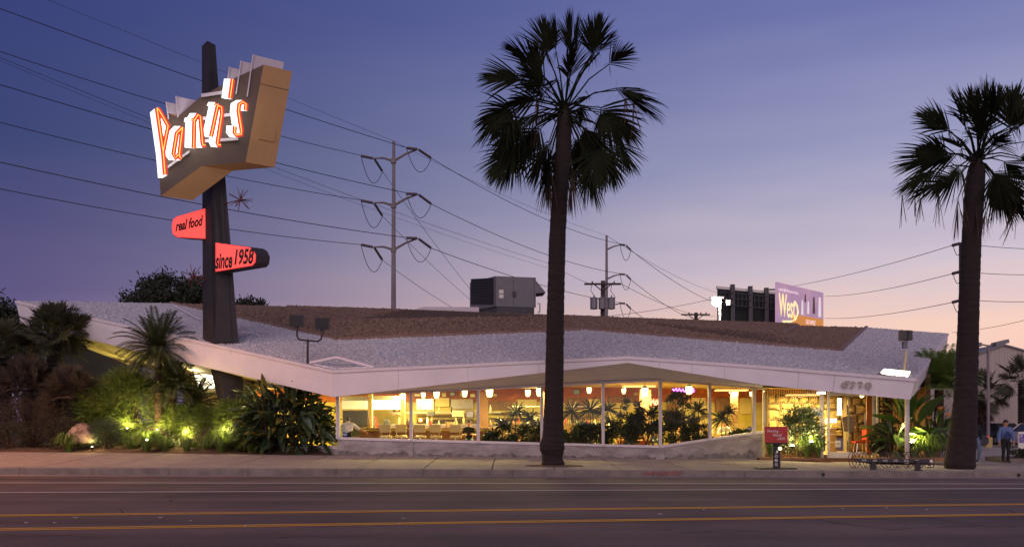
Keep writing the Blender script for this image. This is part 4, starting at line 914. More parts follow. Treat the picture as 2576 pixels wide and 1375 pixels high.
def tuft(name, label, base, n, h, spread, mt, wl=.02, group=None, cat='plant', up=.8):
    m = MB(); base = Vector(base)
    for i in range(n):
        a = rnd.uniform(0, 6.28); r = spread*rnd.uniform(.35, 1); b = base+Vector((math.cos(a), math.sin(a), 0))*rnd.uniform(0, .12*spread); hh = h*rnd.uniform(.6, 1.1)
        d = Vector((math.cos(a), math.sin(a), 0)); sd = Vector((-d.y, d.x, 0))
        pts = [b, b+d*r*.22+UP*hh*.55, b+d*r*.55+UP*hh*.9, b+d*r*.85+UP*hh*.85*up, b+d*r*1.05+UP*hh*.5*up]
        blade(m, pts, wl*rnd.uniform(.7, 1.3), sd)
    o = m.build(name, mt); o.data.materials[0] = M[mt]
    tag(o, label, cat, group); return o
def shrub(name, label, base, rx, ry, h, n, mt, ll=.08, lw=.03, up=.4, group=None, stems=6, cat='shrub', lump=.35):
    """foliage of many small leaves gathered in clumps through the crown, on a few stems"""
    base = Vector(base); o = thing(name, label, cat, base, group); m = MB(); cl = []
    k = max(10, n//60)
    for i in range(k):
        th = rnd.uniform(0, 6.28); z = rnd.uniform(.12, 1) ** .8; rr = math.sqrt(max(0, 1-(z-.42) ** 2*2.4))*rnd.uniform(.5, 1.0)
        cl.append(base+Vector((rx*rr*math.cos(th), ry*rr*math.sin(th), h*z)))
    for i in range(n):
        c = rnd.choice(cl); s = lump*min(rx, h)*.6; p = c+Vector((rnd.gauss(0, s*.6), rnd.gauss(0, s*.6), rnd.gauss(0, s*.5)))
        if p.z < base.z: p.z = base.z+rnd.uniform(0, .1)
        d = (p-base-UP*h*.3).normalized()*.6+UP*up+rv(.45); d.normalize(); sd = d.cross(rv()).normalized(); l = ll*rnd.uniform(.6, 1.4)
        q = p+d*l*.5+UP*(-.05*l); t = p+d*l-UP*.2*l
        m.add([p, q-sd*lw/2, t, q+sd*lw/2], [(0, 1, 2, 3)])
    m.build('foliage', mt, o)
    m = MB()
    for i in range(stems): c = rnd.choice(cl); m.tube([base+Vector((rnd.uniform(-.1, .1)*rx, rnd.uniform(-.1, .1)*ry, -.05)), base.lerp(c, .5)+rv(.04), c], [.03, .02, .008], 5)
    m.build('stems', 'stem', o)
    return o
def pinnate(m, base, d0, length, n=44, ll=.35, lw=.034, droop=.9, rr=.016):
    base = Vector(base); d = Vector(d0).normalized(); pts = []; p = base.copy(); st = length/12
    for i in range(13):
        pts.append(p.copy()); p = p+d*st; d = (d-UP*droop*st/length*(.3+i/12*1.4)*1.1).normalized()
    m.tube(pts, [rr*(1-i/15) for i in range(13)], 4, 1)
    for i in range(n):
        f = .12+.88*i/n; k = f*12; a = int(min(k, 11)); q = pts[a].lerp(pts[a+1], k-a); t = (pts[a+1]-pts[a]).normalized()
        sdv = t.cross(UP); sdv = sdv.normalized() if sdv.length > .01 else Vector((1, 0, 0)); l = ll*(.5+.9*math.sin(math.pi*min(1, f*.85+.1)))*rnd.uniform(.8, 1.15)
        for s in (-1, 1):
            dd = (t*.65+sdv*s+UP*.25).normalized(); e = q+dd*l-UP*l*.3; mid = q+dd*l*.5; w2 = t*lw
            m.add([q-w2*.3, mid-w2*.5, e, mid+w2*.5], [(0, 1, 2, 3)], 0)
def feather_palm(name, label, base, trunk_h, tr, nf, flen, mt, group=None, ll=.3, bush=False, el=(-.2, 1.3), lean=(0, 0)):
    base = Vector(base); o = thing(name, label, 'palm tree', base, group); top = base+UP*trunk_h+Vector((lean[0], lean[1], 0))
    if trunk_h > .1:
        m = MB(); k = max(3, int(trunk_h/.07)); m.tube([base.lerp(top, i/k)-UP*.05 for i in range(k+1)], [tr*(1+.12*(i % 2))*(1-.2*i/k) for i in range(k+1)], 9); m.build('trunk', 'stem', o)
    for i in range(nf):
        a = i*2.39996+rnd.uniform(-.2, .2); e = el[0]+(el[1]-el[0])*(i/nf); d = Vector((math.cos(a)*math.cos(e), math.sin(a)*math.cos(e), math.sin(e)))
        m = MB(); pinnate(m, top, d, flen*rnd.uniform(.8, 1.1), ll=ll, droop=1.1 if e < .9 else .8); m.build('frond', [mt, mt], o)
    return o
def fan_clump(name, label, base, trunk_h, tr, nf, r, mt, el=(-.3, 1.4), cat='palm tree', group=None):
    base = Vector(base); o = thing(name, label, cat, base, group); top = base+UP*trunk_h; k = max(3, int(trunk_h/.09))
    m = MB(); m.tube([base.lerp(top, i/k)-UP*.05 for i in range(k+1)], [tr*(1+.22*(i % 2)) for i in range(k+1)], 10); m.build('trunk', 'palm_trunk', o)
    for i in range(nf):
        a = i*2.39996; e = el[0]+(el[1]-el[0])*(i/nf); d = Vector((math.cos(a)*math.cos(e), math.sin(a)*math.cos(e), math.sin(e))); rr = r*rnd.uniform(.8, 1.1)
        m = MB(); fan_frond(m, top, top+d*rr*.45, top+d*rr, nseg=26, half=75, droop=.08, pet=.014, fold=.15, w=1.1); m.build('frond', [mt, mt], o)
    return o
def bed_pt(u, y, dz=0): x = (u-1288)*y/F; return Vector((x, y, zb(x)+.10+dz))
# near-left fan palm, tall brown ones behind, edge trees
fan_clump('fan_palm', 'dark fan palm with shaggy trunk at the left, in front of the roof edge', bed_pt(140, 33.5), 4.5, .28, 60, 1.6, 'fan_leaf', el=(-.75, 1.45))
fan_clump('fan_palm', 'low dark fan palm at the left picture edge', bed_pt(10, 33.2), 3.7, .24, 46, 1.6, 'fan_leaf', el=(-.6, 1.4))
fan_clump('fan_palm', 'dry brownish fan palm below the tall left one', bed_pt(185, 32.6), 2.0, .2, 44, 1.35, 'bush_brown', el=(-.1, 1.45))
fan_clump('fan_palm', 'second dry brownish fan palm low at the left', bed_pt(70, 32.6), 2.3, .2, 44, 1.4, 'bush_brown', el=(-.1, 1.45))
shrub('dry_shrub', 'large dull twiggy shrub at the left corner of the bed', bed_pt(75, 31.9), 1.35, .8, 1.85, 9000, 'bush_brown', .10, .014, .7, stems=26)
shrub('dark_shrub', 'dark shrub between the twiggy shrub and the boulder', bed_pt(165, 31.6), .7, .5, 1.1, 4500, 'bush_dark', .07, .02, .5, stems=10)
shrub('dark_shrub', 'low dark shrub at the very left of the bed', bed_pt(20, 31.2), .9, .5, .9, 4500, 'bush_dark', .07, .02, .5, stems=10)
shrub('hedge_shrub', 'dense dark shrub filling the gap behind the left fan palms', bed_pt(90, 34.6), 2.2, .7, 2.9, 9000, 'bush_dark', .14, .05, .3, stems=8)
shrub('hedge_shrub', 'clipped hedge seen under the left soffit', bed_pt(270, 36), 1.6, .6, 2.6, 7000, 'bush_dark', .11, .05, .3, stems=8)
shrub('rosemary_bush', 'rounded grey-green rosemary bush right of the boulder', bed_pt(268, 31.4), .78, .5, .95, 8000, 'rosemary', .09, .012, .9, stems=14)
shrub('feathery_bush', 'soft bright green feathery shrub in the middle of the bed', bed_pt(335, 32.8), 1.5, .8, 2.85, 11000, 'fern', .28, .026, -.1, stems=8)
shrub('feathery_bush', 'soft green feathery shrub left of the date palm trunks', bed_pt(250, 32.6), 1.2, .7, 2.1, 7000, 'fern', .28, .026, -.1, stems=8)
shrub('feathery_bush', 'low feathery green shrub under the date palms', bed_pt(480, 32.5), 1.3, .6, 1.55, 7500, 'fern', .26, .026, -.1, stems=8)
shrub('feathery_bush', 'dim feathery shrub below the pylon foot', bed_pt(590, 32.0), .9, .6, 1.75, 5200, 'fern', .24, .026, .0, stems=8)
shrub('red_shrub', 'dark reddish shrub left of the leafy ginger clump', bed_pt(540, 31.5), .55, .4, .75, 3500, 'bush_brown', .07, .03, .4, stems=6)
shrub('dark_shrub', 'dark shrub behind the middle grass tuft', bed_pt(395, 31.9), .7, .4, .7, 3500, 'bush_dark', .08, .03, .4, stems=6)
# pygmy date palms
feather_palm('date_palm', 'pygmy date palm with arching crown in front of the fascia', bed_pt(398, 32.4), 3.85, .15, 60, 1.75, 'date_leaf', el=(-.55, 1.4), ll=.26)
feather_palm('date_palm', 'shorter pygmy date palm right of the tall one', bed_pt(437, 32.6), 2.4, .13, 44, 1.5, 'date_leaf', el=(-.4, 1.4), ll=.24)
feather_palm('date_palm', 'small pygmy date palm lit yellow-green near the pylon', bed_pt(490, 33.0), 1.7, .11, 36, 1.25, 'date_leaf', el=(-.2, 1.4), ll=.22)
# strap-leaved tufts lit by spotlights
tl = [(172, 30.95, .9, 'tuft of lit strap leaves left of the boulder'), (370, 31.0, 1.05, 'tuft of lit strap leaves in the middle of the bed'), (556, 31.0, 1.15, 'tuft of lit strap leaves beside the leafy ginger clump'), (415, 31.4, .8, 'dark strap-leaved tuft right of the middle one'), (470, 31.2, .7, 'small strap-leaved tuft between the lit ones'), (520, 31.5, .8, 'dim strap-leaved tuft behind the lit right one'), (630, 31.1, .8, 'strap-leaved tuft at the foot of the ginger clump'), (330, 31.6, .9, 'spiky grey-green tuft behind the rosemary')]
for u, y, s, lb_ in tl: tuft('grass_tuft', lb_, bed_pt(u, y, -.12), int(230*s), .86*s, .72*s, 'grass_leaf', .034, 'strap-leaved tufts in the bed')
# boulder
def boulder(name, label, c, r, mt='rock'):
    bm = bmesh.new(); bmesh.ops.create_icosphere(bm, subdivisions=4, radius=1); g = random.Random(3)
    ph = [g.uniform(0, 6) for _ in range(9)]
    for v in bm.verts:
        p = v.co; k = 1+.10*math.sin(p.x*3.1+ph[0])+.10*math.sin(p.y*2.7+ph[1]+p.z*2)+.07*math.sin(p.z*5+ph[2])+.035*math.sin(p.x*11+ph[3])*math.sin(p.y*9+ph[4])*1.4+.02*math.sin(p.z*17+p.x*13)
        v.co = Vector((p.x*r[0]*k, p.y*r[1]*k, max(-.35, p.z)*r[2]*k))+Vector(c)
    me = bpy.data.meshes.new(name); bm.to_mesh(me); bm.free(); me.materials.append(M[mt]); me.polygons.foreach_set('use_smooth', [True]*len(me.polygons)); o = link(name, me); tag(o, label, 'boulder'); return o
boulder('boulder', 'pale pinkish boulder among the shrubs in the bed', bed_pt(205, 31.35, .42), (.60, .42, .52))
# ginger clump: every leaf its own piece
def leaf_mesh(name, mt, n=7, wid=.26):
    m = MB(); vs = []
    for i in range(n):
        f = i/(n-1); wv = wid/2*math.sin(math.pi*min(1, f*.96+.02)) ** .75; z = -.55*f*f*.6; x = f
        vs += [(x, -wv, z+.35*wv), (x, 0, z), (x, wv, z+.35*wv)]
    m.add(vs, [(3*i+k, 3*i+k+1, 3*i+k+4, 3*i+k+3) for i in range(n-1) for k in (0, 1)]); return m.mesh(name, mt, True)
gl, gy = leaf_mesh('leaf', 'ginger_leaf'), leaf_mesh('leaf', 'ginger_yellow')
def leafy(name, label, base, rx, ry, h, n, L_, meshes, yellow=.0, cat='plant', elr=(-.6, 1.1)):
    base = Vector(base); o = thing(name, label, cat, base); m = MB()
    for k in range(16):
        a = rnd.uniform(0, 6.28); r = rnd.random() ** .5; t = base+Vector((rx*r*math.cos(a)*.8, ry*r*math.sin(a)*.8, h*rnd.uniform(.5, .85))); m.tube([base+Vector((rx*.5*r*math.cos(a), ry*.5*r*math.sin(a), -.1)), t], [.022, .012], 5)
    m.build('canes', 'stem', o)
    for k in range(n):
        a = rnd.uniform(0, 6.28); z = rnd.uniform(.12, 1.0); sh = math.sqrt(max(.05, 1-(z-.45) ** 2*2.2)); r = (.35+.65*rnd.random())*sh
        p = base+Vector((rx*r*math.cos(a), ry*r*math.sin(a), h*z*.86)); e = rnd.uniform(*elr)+(.5 if z > .75 else -.25)
        lf = link('leaf', meshes[1] if rnd.random() < yellow else meshes[0]); s = L_*rnd.uniform(.65, 1.2); aa = a+rnd.uniform(-.8, .8)
        lf.parent = o; lf.location = p-base; lf.rotation_euler = (rnd.uniform(-.7, .7), -e, aa); lf.scale = (s, s*rnd.uniform(.8, 1.2), s)
    return o
leafy('leafy_clump', 'big dark leafy ginger clump at the corner of the diner', bed_pt(715, 31.1, -.12), 1.7, .75, 2.55, 280, .85, (gl, gy), .10)
shrub('dark_shrub', 'dark undergrowth behind the leafy ginger clump', bed_pt(715, 31.75), 1.7, .3, 1.75, 5200, 'ginger_leaf', .22, .09, .3, stems=12)
# entrance plants
ePt = lambda u, v, y: P(u, v, y)
shrub('entrance_shrub', 'dark rounded shrub in the planter left of the door', P(2010, 1150, 31.3), .85, .35, 1.75, 5200, 'ginger_leaf', .16, .035, .4, stems=10)
tuft('strap_plant', 'lit strap-leaved plant in front of the entrance shrub', P(2030, 1150, 31.0), 170, .85, .62, 'grass_leaf', .03)
tuft('strap_plant', 'small strap-leaved plant under the news box', P(1937, 1150, 31.1), 70, .75, .35, 'grass_leaf', .03)
tuft('strap_plant', 'strap-leaved plant by the left door jamb', P(2058, 1150, 31.0), 90, .7, .42, 'grass_leaf', .03)
shrub('dark_shrub', 'dark shrub right of the entrance door', P(2222, 1150, 30.6), .42, .3, 1.25, 2600, 'bush_dark', .12, .06, .4, stems=8)
bl = leaf_mesh('leaf', 'banana_leaf', 9, .34)
leafy('broad_leaf_plant', 'broad-leaved tropical plant lit green beside the porch column', P(2284, 1150, 30.6), .62, .5, 2.1, 32, 1.25, (bl, bl), 0, elr=(.3, 1.35))
leafy('dark_leaf_plant', 'dark broad-leaved plant at the foot of the stone wall', P(2248, 1150, 30.0), .55, .35, 1.1, 46, .6, (gl, gy), 0)
tuft('strap_plant', 'wide strap-leaved plant right of the porch column', P(2340, 1152, 29.9), 260, .95, .95, 'grass_leaf', .035)
tuft('strap_plant', 'strap-leaved plant at the foot of the porch column', P(2300, 1152, 29.7), 120, .7, .6, 'grass_leaf', .035)
feather_palm('feather_palm', 'shaggy bright green feather palm at the right end of the diner', P(2362, 1130, 33.5), 2.45, .2, 46, 1.7, 'grass_leaf', el=(.1, 1.45), ll=.5)
leafy('broad_leaf_plant', 'tropical plant with orange flowers right of the feather palm foot', P(2345, 1150, 32), .8, .5, 1.6, 60, .7, (gl, bl), .3, elr=(.2, 1.3))
for k, (u, v) in enumerate(((2328, 1049), (2337, 1056), (2366, 1032), (2386, 1048))):
    m = MB(); c = P(u, v, 31.2)
    for j in range(5): a = j*.5-1; m.add([c, c+Vector((math.sin(a)*.05-.02, 0, .06)), c+Vector((math.sin(a)*.14, 0, .14+.05*math.cos(a))), c+Vector((math.sin(a)*.05+.02, 0, .06))], [(0, 1, 2, 3)])
    o = m.build('flower', 'flower'); MB().tube([c, c-UP*.9+Vector((.1, .3, 0))], .012, 5).build('stalk', 'banana_leaf', o); tag(o, 'small orange flower in front of the feather palm', 'flower', 'orange flowers by the feather palm')
# indoor plants behind the glass
def dracaena(u, y, hs, label):
    x = (u-1288)*y/F; b = Vector((x, y, .62)); o = thing('indoor_palm', label, 'plant', b, 'spiky plants behind the glass')
    for i, (dx, h, r) in enumerate(hs):
        t = b+Vector((dx, rnd.uniform(-.1, .1), h)); MB().tube([b+Vector((dx*.3, 0, -.25)), b.lerp(t, .5)+Vector((dx*.2, 0, 0)), t], .018, 5).build('stem', 'stem', o); m = MB()
        r *= 1.25
        for k in range(64):
            a = rnd.uniform(0, 6.28); e = rnd.uniform(-.7, 1.3); d = Vector((math.cos(a)*math.cos(e), math.sin(a)*math.cos(e), math.sin(e))); l = r*rnd.uniform(.7, 1.15); sd = d.cross(rv()).normalized()
            blade(m, [t, t+d*l*.4, t+d*l*.75-UP*l*.08, t+d*l-UP*l*.25], .045, sd)
        m.build('leaf_rosette', 'indoor_leaf', o)
dr = [(1263, 31.2, [(0, .9, .4), (-.35, .45, .45)], 'third window, left'), (1292, 31.3, [(.1, 1.35, .5), (-.2, .8, .4), (.4, .7, .4)], 'third window, middle'), (1335, 31.2, [(0, 1.1, .5), (.2, .6, .45), (-.3, .5, .4)], 'third window, right'), (1345, 31.2, [(.15, .8, .42)], 'third window, beside the palm trunk'),
      (1452, 31.0, [(-.2, 1.35, .55), (.1, .8, .45)], 'fourth window, left'), (1485, 31.0, [(0, 1.45, .6), (.25, .6, .45), (-.3, .5, .4)], 'fourth window, right'), (1530, 31.0, [(0, 1.45, .5), (.2, .75, .45)], 'fifth window, left'), (1590, 31.0, [(0, .9, .55), (.3, 1.1, .4)], 'fifth window, middle'), (1640, 31.0, [(0, 1.3, .55), (-.2, .7, .5)], 'fifth window, right'),
      (1700, 31.3, [(0, 1.2, .5), (.3, .6, .4)], 'corner window, left'), (1752, 31.5, [(.1, 1.45, .5), (-.2, 1.0, .4)], 'corner window, right'), (1815, 31.9, [(0, 1.1, .55), (.25, 1.4, .4)], 'last window, left'), (1862, 32.0, [(0, .35, .35)], 'last window, low right')]
for u, y, hs, wh in dr: dracaena(u, y, hs, 'spiky indoor plant behind the glass, ' + wh)
for i, (u, y, rx, h, wh) in enumerate(((1245, 31.2, .4, .45, 'third window, left corner'), (1310, 31.2, .8, .35, 'third window foot'), (1450, 31.1, .7, .6, 'fourth window foot, left'), (1490, 31.1, .6, .75, 'fourth window foot, right'), (1560, 31.05, .75, 1.0, 'fifth window foot, left'), (1625, 31.05, .6, 1.15, 'fifth window foot, right'), (1590, 31.3, .5, 1.55, 'fifth window, tall'), (1690, 31.3, .55, 1.1, 'corner window foot'), (1712, 31.6, .55, 1.75, 'corner window, tall round'), (1760, 31.5, .45, .7, 'corner window foot, right'), (1870, 31.9, .45, .55, 'last window foot'))):
    x = (u-1288)*y/F; shrub('indoor_shrub', 'leafy dark indoor shrub behind the glass, ' + wh, (x, y, .62), rx*1.1, .22, h*1.15, 1150, 'indoor_leaf', .15, .06, .3, group='leafy shrubs behind the glass', stems=6)
# trees behind the roof
def tree(name, label, base, trunk_h, cz, rx, ry, rz, n, mt, ll=.2, lw=.07, group=None):
    base = Vector(base); o = thing(name, label, 'tree', base, group); m = MB(); top = base+UP*trunk_h; m.tube([base, base.lerp(top, .5)+Vector((.1, 0, 0)), top], [.28, .2, .13], 8)
    c = Vector((base.x, base.y, cz)); cl = []
    for i in range(46):
        d = rv().normalized(); r = rnd.uniform(.55, 1); p = c+Vector((d.x*rx*r, d.y*ry*r, d.z*rz*r)); cl.append(p); m.tube([top-UP*.5, top.lerp(p, .5)+rv(.12), p], [.09, .05, .015], 4)
    m.build('trunk', 'stem', o); m = MB()
    for i in range(n):
        p = rnd.choice(cl)+Vector((rnd.gauss(0, rx*.13), rnd.gauss(0, ry*.13), rnd.gauss(0, rz*.16))); d = (rv(.6)+UP*.5).normalized(); sd = d.cross(rv()).normalized(); l = ll*rnd.uniform(.6, 1.4)
        m.add([p, p+d*l*.5-sd*lw/2, p+d*l, p+d*l*.5+sd*lw/2], [(0, 1, 2, 3)])
    m.build('crown', mt, o); return o
tree('tree', 'dark bushy tree behind the roof left of the pylon', (P(405, 1000, 62).x, 62, 0), 8, P(405, 762, 62).z, 2.5, 2, 2.0, 9000, 'tree_far', .28, .12)
tree('tree', 'dark bushy tree behind the roof touching the pylon', (P(480, 1000, 63).x, 63, 0), 8, P(490, 762, 63).z, 2.4, 2, 1.85, 9000, 'tree_far', .28, .12)
tree('tree', 'sparse low treetop behind the roof right of the pylon', (P(625, 1000, 64).x, 64, 0), 7, P(622, 784, 64).z, 1.3, 1.2, 1.0, 2500, 'tree_far', .28, .12)
tree('tree', 'dark tree at the upper left edge beside the roof end', (P(-25, 1000, 39).x, 39, 0), 4, P(-25, 850, 39).z, 1.5, 1.4, 1.9, 9000, 'tree_far', .2, .08)

# garden spotlights
def spot(name, base, en, label, aim=None, h=.16, col=(1, .78, .30), s=1.0):
    base = Vector(base); o = thing(name, label, 'lamp', base, 'small garden lights'); MB().tube([base-UP*.1, base+UP*h], .018, 6).build('stake', 'black_steel', o)
    MB().lathe(base+UP*h, [(.05, 0), (.075, .08), (.07, .09)], 10).build('housing', 'black_steel', o); MB().lathe(base+UP*(h+.085), [(.066*s, 0), (.06*s, .03*s), (.02*s, .05*s)], 10).build('lens', 'bulb', o)
    point_light('garden_glow', base+UP*(h+.28), en*5.2, col, .06, o); return o
spot('garden_light', bed_pt(370, 30.85, .12), 11, 'garden light glowing in the middle grass tuft')
spot('garden_light', bed_pt(556, 30.9, .12), 10, 'garden light glowing in the right grass tuft')
spot('garden_light', bed_pt(566, 31.3, .22), 9, 'garden light above the right grass tuft', h=.3)
spot('garden_light', bed_pt(232, 30.85, .0), 2.6, 'garden light at the foot of the boulder', s=.4, h=.02)
spot('garden_light', bed_pt(395, 31.6, .35), 20, 'garden light at the foot of the date palms', h=.3, s=.5)
spot('garden_light', bed_pt(470, 32.0, .3), 22, 'added hidden light behind the feathery shrubs', h=.1, s=.4)  # added unseen lamp that brightens the planting
spot('garden_light', bed_pt(320, 32.0, .6), 16, 'added hidden light behind the boulder', h=.1, s=.4)  # lamp added out of sight to light the leaves around it
spot('garden_light', P(2041, 1118, 30.75), 10, 'garden light glowing in the planter left of the door', h=.02)
spot('garden_light', P(2296, 1118, 29.6), 22, 'garden floodlight behind the porch column', h=.05)
spot('garden_light', P(1993, 1128, 30.9), 8, 'garden light low beside the news box', h=.02)
# ------------------------------------------------------------------ roof equipment
ac = thing('air_conditioner', 'large grey rooftop air conditioner behind the brown rock band', 'air conditioner', P(1270, 785, 40))
yq = 40.0
fl_ = [P(1246, 693, yq), P(1351, 707, yq+.3), P(1347, 772, yq+.3), P(1246, 770, yq)]
fz0, fz1 = P(1246, 770, yq).z, P(1246, 694, yq).z
fA, fB = P(1246, 770, yq), P(1348, 772, yq+.4); fL = P(1182, 770, yq+1.9)
def quadbox(a, b, l, z0, z1): c = b+(l-a); return [Vector((p.x, p.y, z0)) for p in (a, b, c, l)], z1-z0
q, hh = quadbox(fA, fB, fL, fz0, fz1); acb = MB().prism(q, (0, 0, hh)).build('casing', 'metal_grey', ac, recalc=True)
nf = Vector(((fB-fA).y, -(fB-fA).x, 0)).normalized()
for s in (.0, .44, .96): MB().prism([fA.lerp(fB, s)+UP*.02+nf*.006, fA.lerp(fB, s+.012)+UP*.02+nf*.006, fA.lerp(fB, s+.012)+UP*(hh-.05)+nf*.006, fA.lerp(fB, s)+UP*(hh-.05)+nf*.006], -nf*.004).build('panel_seam', 'metal_dark', acb, recalc=True)
for z in (.62, .40): MB().prism([fA.lerp(fB, .09)+UP*z+nf*.008, fA.lerp(fB, .20)+UP*z+nf*.008, fA.lerp(fB, .20)+UP*(z+.18)+nf*.008, fA.lerp(fB, .09)+UP*(z+.18)+nf*.008], -nf*.006).build('label_plate', 'paper', acb, recalc=True)
MB().prism([fA.lerp(fB, .42)+UP*.5+nf*.08, fA.lerp(fB, .5)+UP*.5+nf*.08, fA.lerp(fB, .5)+UP*.72+nf*.08, fA.lerp(fB, .42)+UP*.72+nf*.08], -nf*.08).build('switch_box', 'metal_dark', acb, recalc=True)
nl = Vector((-(fL-fA).y, (fL-fA).x, 0)).normalized(); nl = nl if nl.x < 0 else -nl
gr_ = MB().prism([fA.lerp(fL, .06)+UP*.08+nl*.01, fA.lerp(fL, .95)+UP*.08+nl*.01, fA.lerp(fL, .95)+UP*(hh-.08)+nl*.01, fA.lerp(fL, .06)+UP*(hh-.08)+nl*.01], -nl*.008).build('coil_grille', 'dark', acb, recalc=True)
for k in range(12):
    z = .12+k*(hh-.24)/11; MB().prism([fA.lerp(fL, .06)+UP*z+nl*.03, fA.lerp(fL, .95)+UP*z+nl*.03, fA.lerp(fL, .95)+UP*(z+.03)+nl*.03, fA.lerp(fL, .06)+UP*(z+.03)+nl*.03], -nl*.015).build('louvre', 'metal_dark', gr_, recalc=True)
hb = fB+UP*hh; MB().add([hb-UP*.15, hb+Vector((.48, .1, -.72)), hb-UP*.78, hb+Vector((-.1, 1.2, -.15)), hb+Vector((.38, 1.3, -.72)), hb+Vector((-.1, 1.2, -.78))], [(0, 1, 2), (3, 5, 4), (0, 3, 4, 1), (1, 4, 5, 2)]).build('intake_hood', 'metal_grey', acb)
q, h2 = quadbox(fA.lerp(fB, .04), fA.lerp(fB, .96), fL.lerp(fA, .06), fz0-.52, fz0-.02); MB().prism(q, (0, 0, .16)).build('skid', 'metal_dark', ac, recalc=True); MB().prism([p+UP*.2 for p in q], (0, 0, .3)).build('curb', 'metal_dark', ac, recalc=True)
MB().tube([P(1352, 785, 40.2), P(1358, 785, 40.2), P(1358, 763, 40.2), P(1352, 763, 40.2)], .03, 6).build('pipe', 'metal_grey', ac)
hx = MB(); hx.prism([P(1040, 778, 41), P(1205, 784, 41), P(1205, 772, 41), P(1065, 771, 41)], (0, 1, 0)); tag(hx.build('roof_hatch', 'white_fin', recalc=True), 'low white roof hatch left of the air conditioner', 'hatch')
def flood_post():
    o = thing('roof_floodlight', 'twin black floodlights on a forked post at the roof corner', 'floodlight', P(774, 916, 30.3)); y = 30.3
    MB().tube([P(774, 918, y), P(774, 852, y)], [.045, .04], 8).build('pole', 'black_steel', o)
    MB().tube([P(747, 829, y), P(747, 845, y), P(751, 853, y), P(774, 856, y), P(800, 858, y), P(808, 852, y), P(810, 838, y)], .035, 7).build('fork', 'black_steel', o)
    for u, v in ((747, 807), (811, 814)):
        c = P(u, v, y); h = MB().box(c, (.50, .28, .42), R(12)).build('lamp_head', 'black_steel', o); MB().box(c+Vector((-.005, -.15, 0)), (.44, .02, .35), R(12)).build('lens', 'dark', h); MB().box(c-UP*.25, (.12, .12, .1)).build('knuckle', 'black_steel', h)
        for k in range(4): MB().box(c+Vector((-.18+k*.12, .15, 0)), (.02, .06, .36), R(12)).build('fin', 'black_steel', h)
flood_post()
fr_ = thing('roof_floodlight', 'pole lamp with brown flood heads at the right roof corner', 'floodlight', P(2277, 940, 28.6)); yq = 28.6
MB().tube([P(2273, 942, yq), P(2281, 880, yq)], .035, 7).build('pole', 'cream', fr_); c = P(2276, 845, yq)
for dx, rz in ((-.08, -.5), (.10, .6)): h = MB().box(c+Vector((dx, 0, .02)), (.24, .22, .34), rz).build('lamp_head', 'sign_face', fr_); MB().box(c+Vector((dx, -.13, .02)), (.18, .02, .28), rz).build('lens', 'metal_dark', h)
MB().box(c-UP*.3, (.14, .14, .24)).build('knuckle', 'metal_grey', fr_)
fx = thing('fluorescent_fixture', 'glowing white box light lying on the roof edge above the number', 'light', P(2252, 945, 28.2))
MB().prism([P(2216, 935, 27.95), P(2224, 926.5, 28.3), P(2290, 933, 28.25), P(2281, 948, 27.9)], (0, 0, -.05)).build('lit_panel', 'lit_panel', fx, recalc=True)
MB().prism([P(2214, 937, 27.96), P(2282, 949.5, 27.9), P(2282, 953, 27.9), P(2214, 940, 27.96)], (0, .2, 0)).build('frame', 'dark', fx, recalc=True)
bxl = thing('roof_box', 'small pale box on the white roof at far left', 'box', P(278, 800, 36.4)); MB().box(P(278, 789, 36.4), (.42, .4, .30)).build('housing', 'fascia', bxl); MB().box(P(279, 801, 36.4), (.2, .2, .2)).build('stand', 'metal_dark', bxl)

# ------------------------------------------------------------------ poles, wires, billboards, lamps
def wire(p, q, sag, r, group, label):
    p, q = Vector(p), Vector(q); n = 16; m = MB(); m.tube([p.lerp(q, i/n)-UP*sag*4*(i/n)*(1-i/n) for i in range(n+1)], r*.78, 4); return tag(m.build('power_cable', 'wire'), label, 'cable', group)
def insul(m, a, b, r, n=9):
    a, b = Vector(a), Vector(b)
    for i in range(n): p, q = a.lerp(b, i/n), a.lerp(b, (i+.7)/n); m.tube([p, q], [r, r*.7], 7)
    m.tube([a, b], r*.45, 5)
yp = 60; pole = thing('steel_pole', 'tall grey steel power pole with three pairs of arms', 'power pole', (P(990, 900, yp).x, yp, 0))
MB().tube([(P(990, 900, yp).x, yp, 0), P(990, 780, yp), P(990.5, 355, yp)], [.24, .18, .105], 12).build('shaft', 'pole_steel', pole)
for v in (405, 517, 628):
    MB().lathe(P(990, v+6, yp), [(.2, 0), (.2, .3)], 8).build('collar', 'pole_steel', pole)
    for s, ue, ve, ui, vi, uj, vj in ((-1, 940, v-7, 908, v-13, 962, v+26), (1, 1052, v-30, 1022, v-33, 1085, v-7)):
        if s == 1 and v > 410: ve = v-29; vi, vj = v-30, v-4; 
        MB().tube([P(990, v, yp), P((990+ue)/2, (v+ve)/2+(-3 if s == 1 else -4), yp), P(ue, ve, yp)], [.10, .08, .05], 6).build('arm', 'pole_steel', pole)
        i1 = MB(); insul(i1, P(ue-(3 if s < 0 else 4), ve, yp), P(ui, vi, yp-.6), .11); i1.build('insulator', 'insulator', pole)
        i2 = MB(); insul(i2, P(ue+2, ve+2, yp), P(uj, vj, yp+.6), .11); i2.build('insulator', 'insulator', pole)
        a, b = P(ui, vi, yp), P(uj, vj, yp); n = 10; MB().tube([a.lerp(b, i/n)-UP*(1.35)*4*(i/n)*(1-i/n) for i in range(n+1)], .022, 4).build('jumper', 'wire', pole)
yp2 = 95; p2 = thing('steel_pole', 'farther slim steel power pole with arms on its right', 'power pole', (P(1526, 900, yp2).x, yp2, 0))
MB().tube([(P(1526, 900, yp2).x, yp2, 0), P(1526, 592, yp2)], [.24, .13], 10).build('shaft', 'pole_steel', p2)
for v in (652, 737+14, 839):
    v0_ = {652: 652, 751: 751, 839: 839}[v]
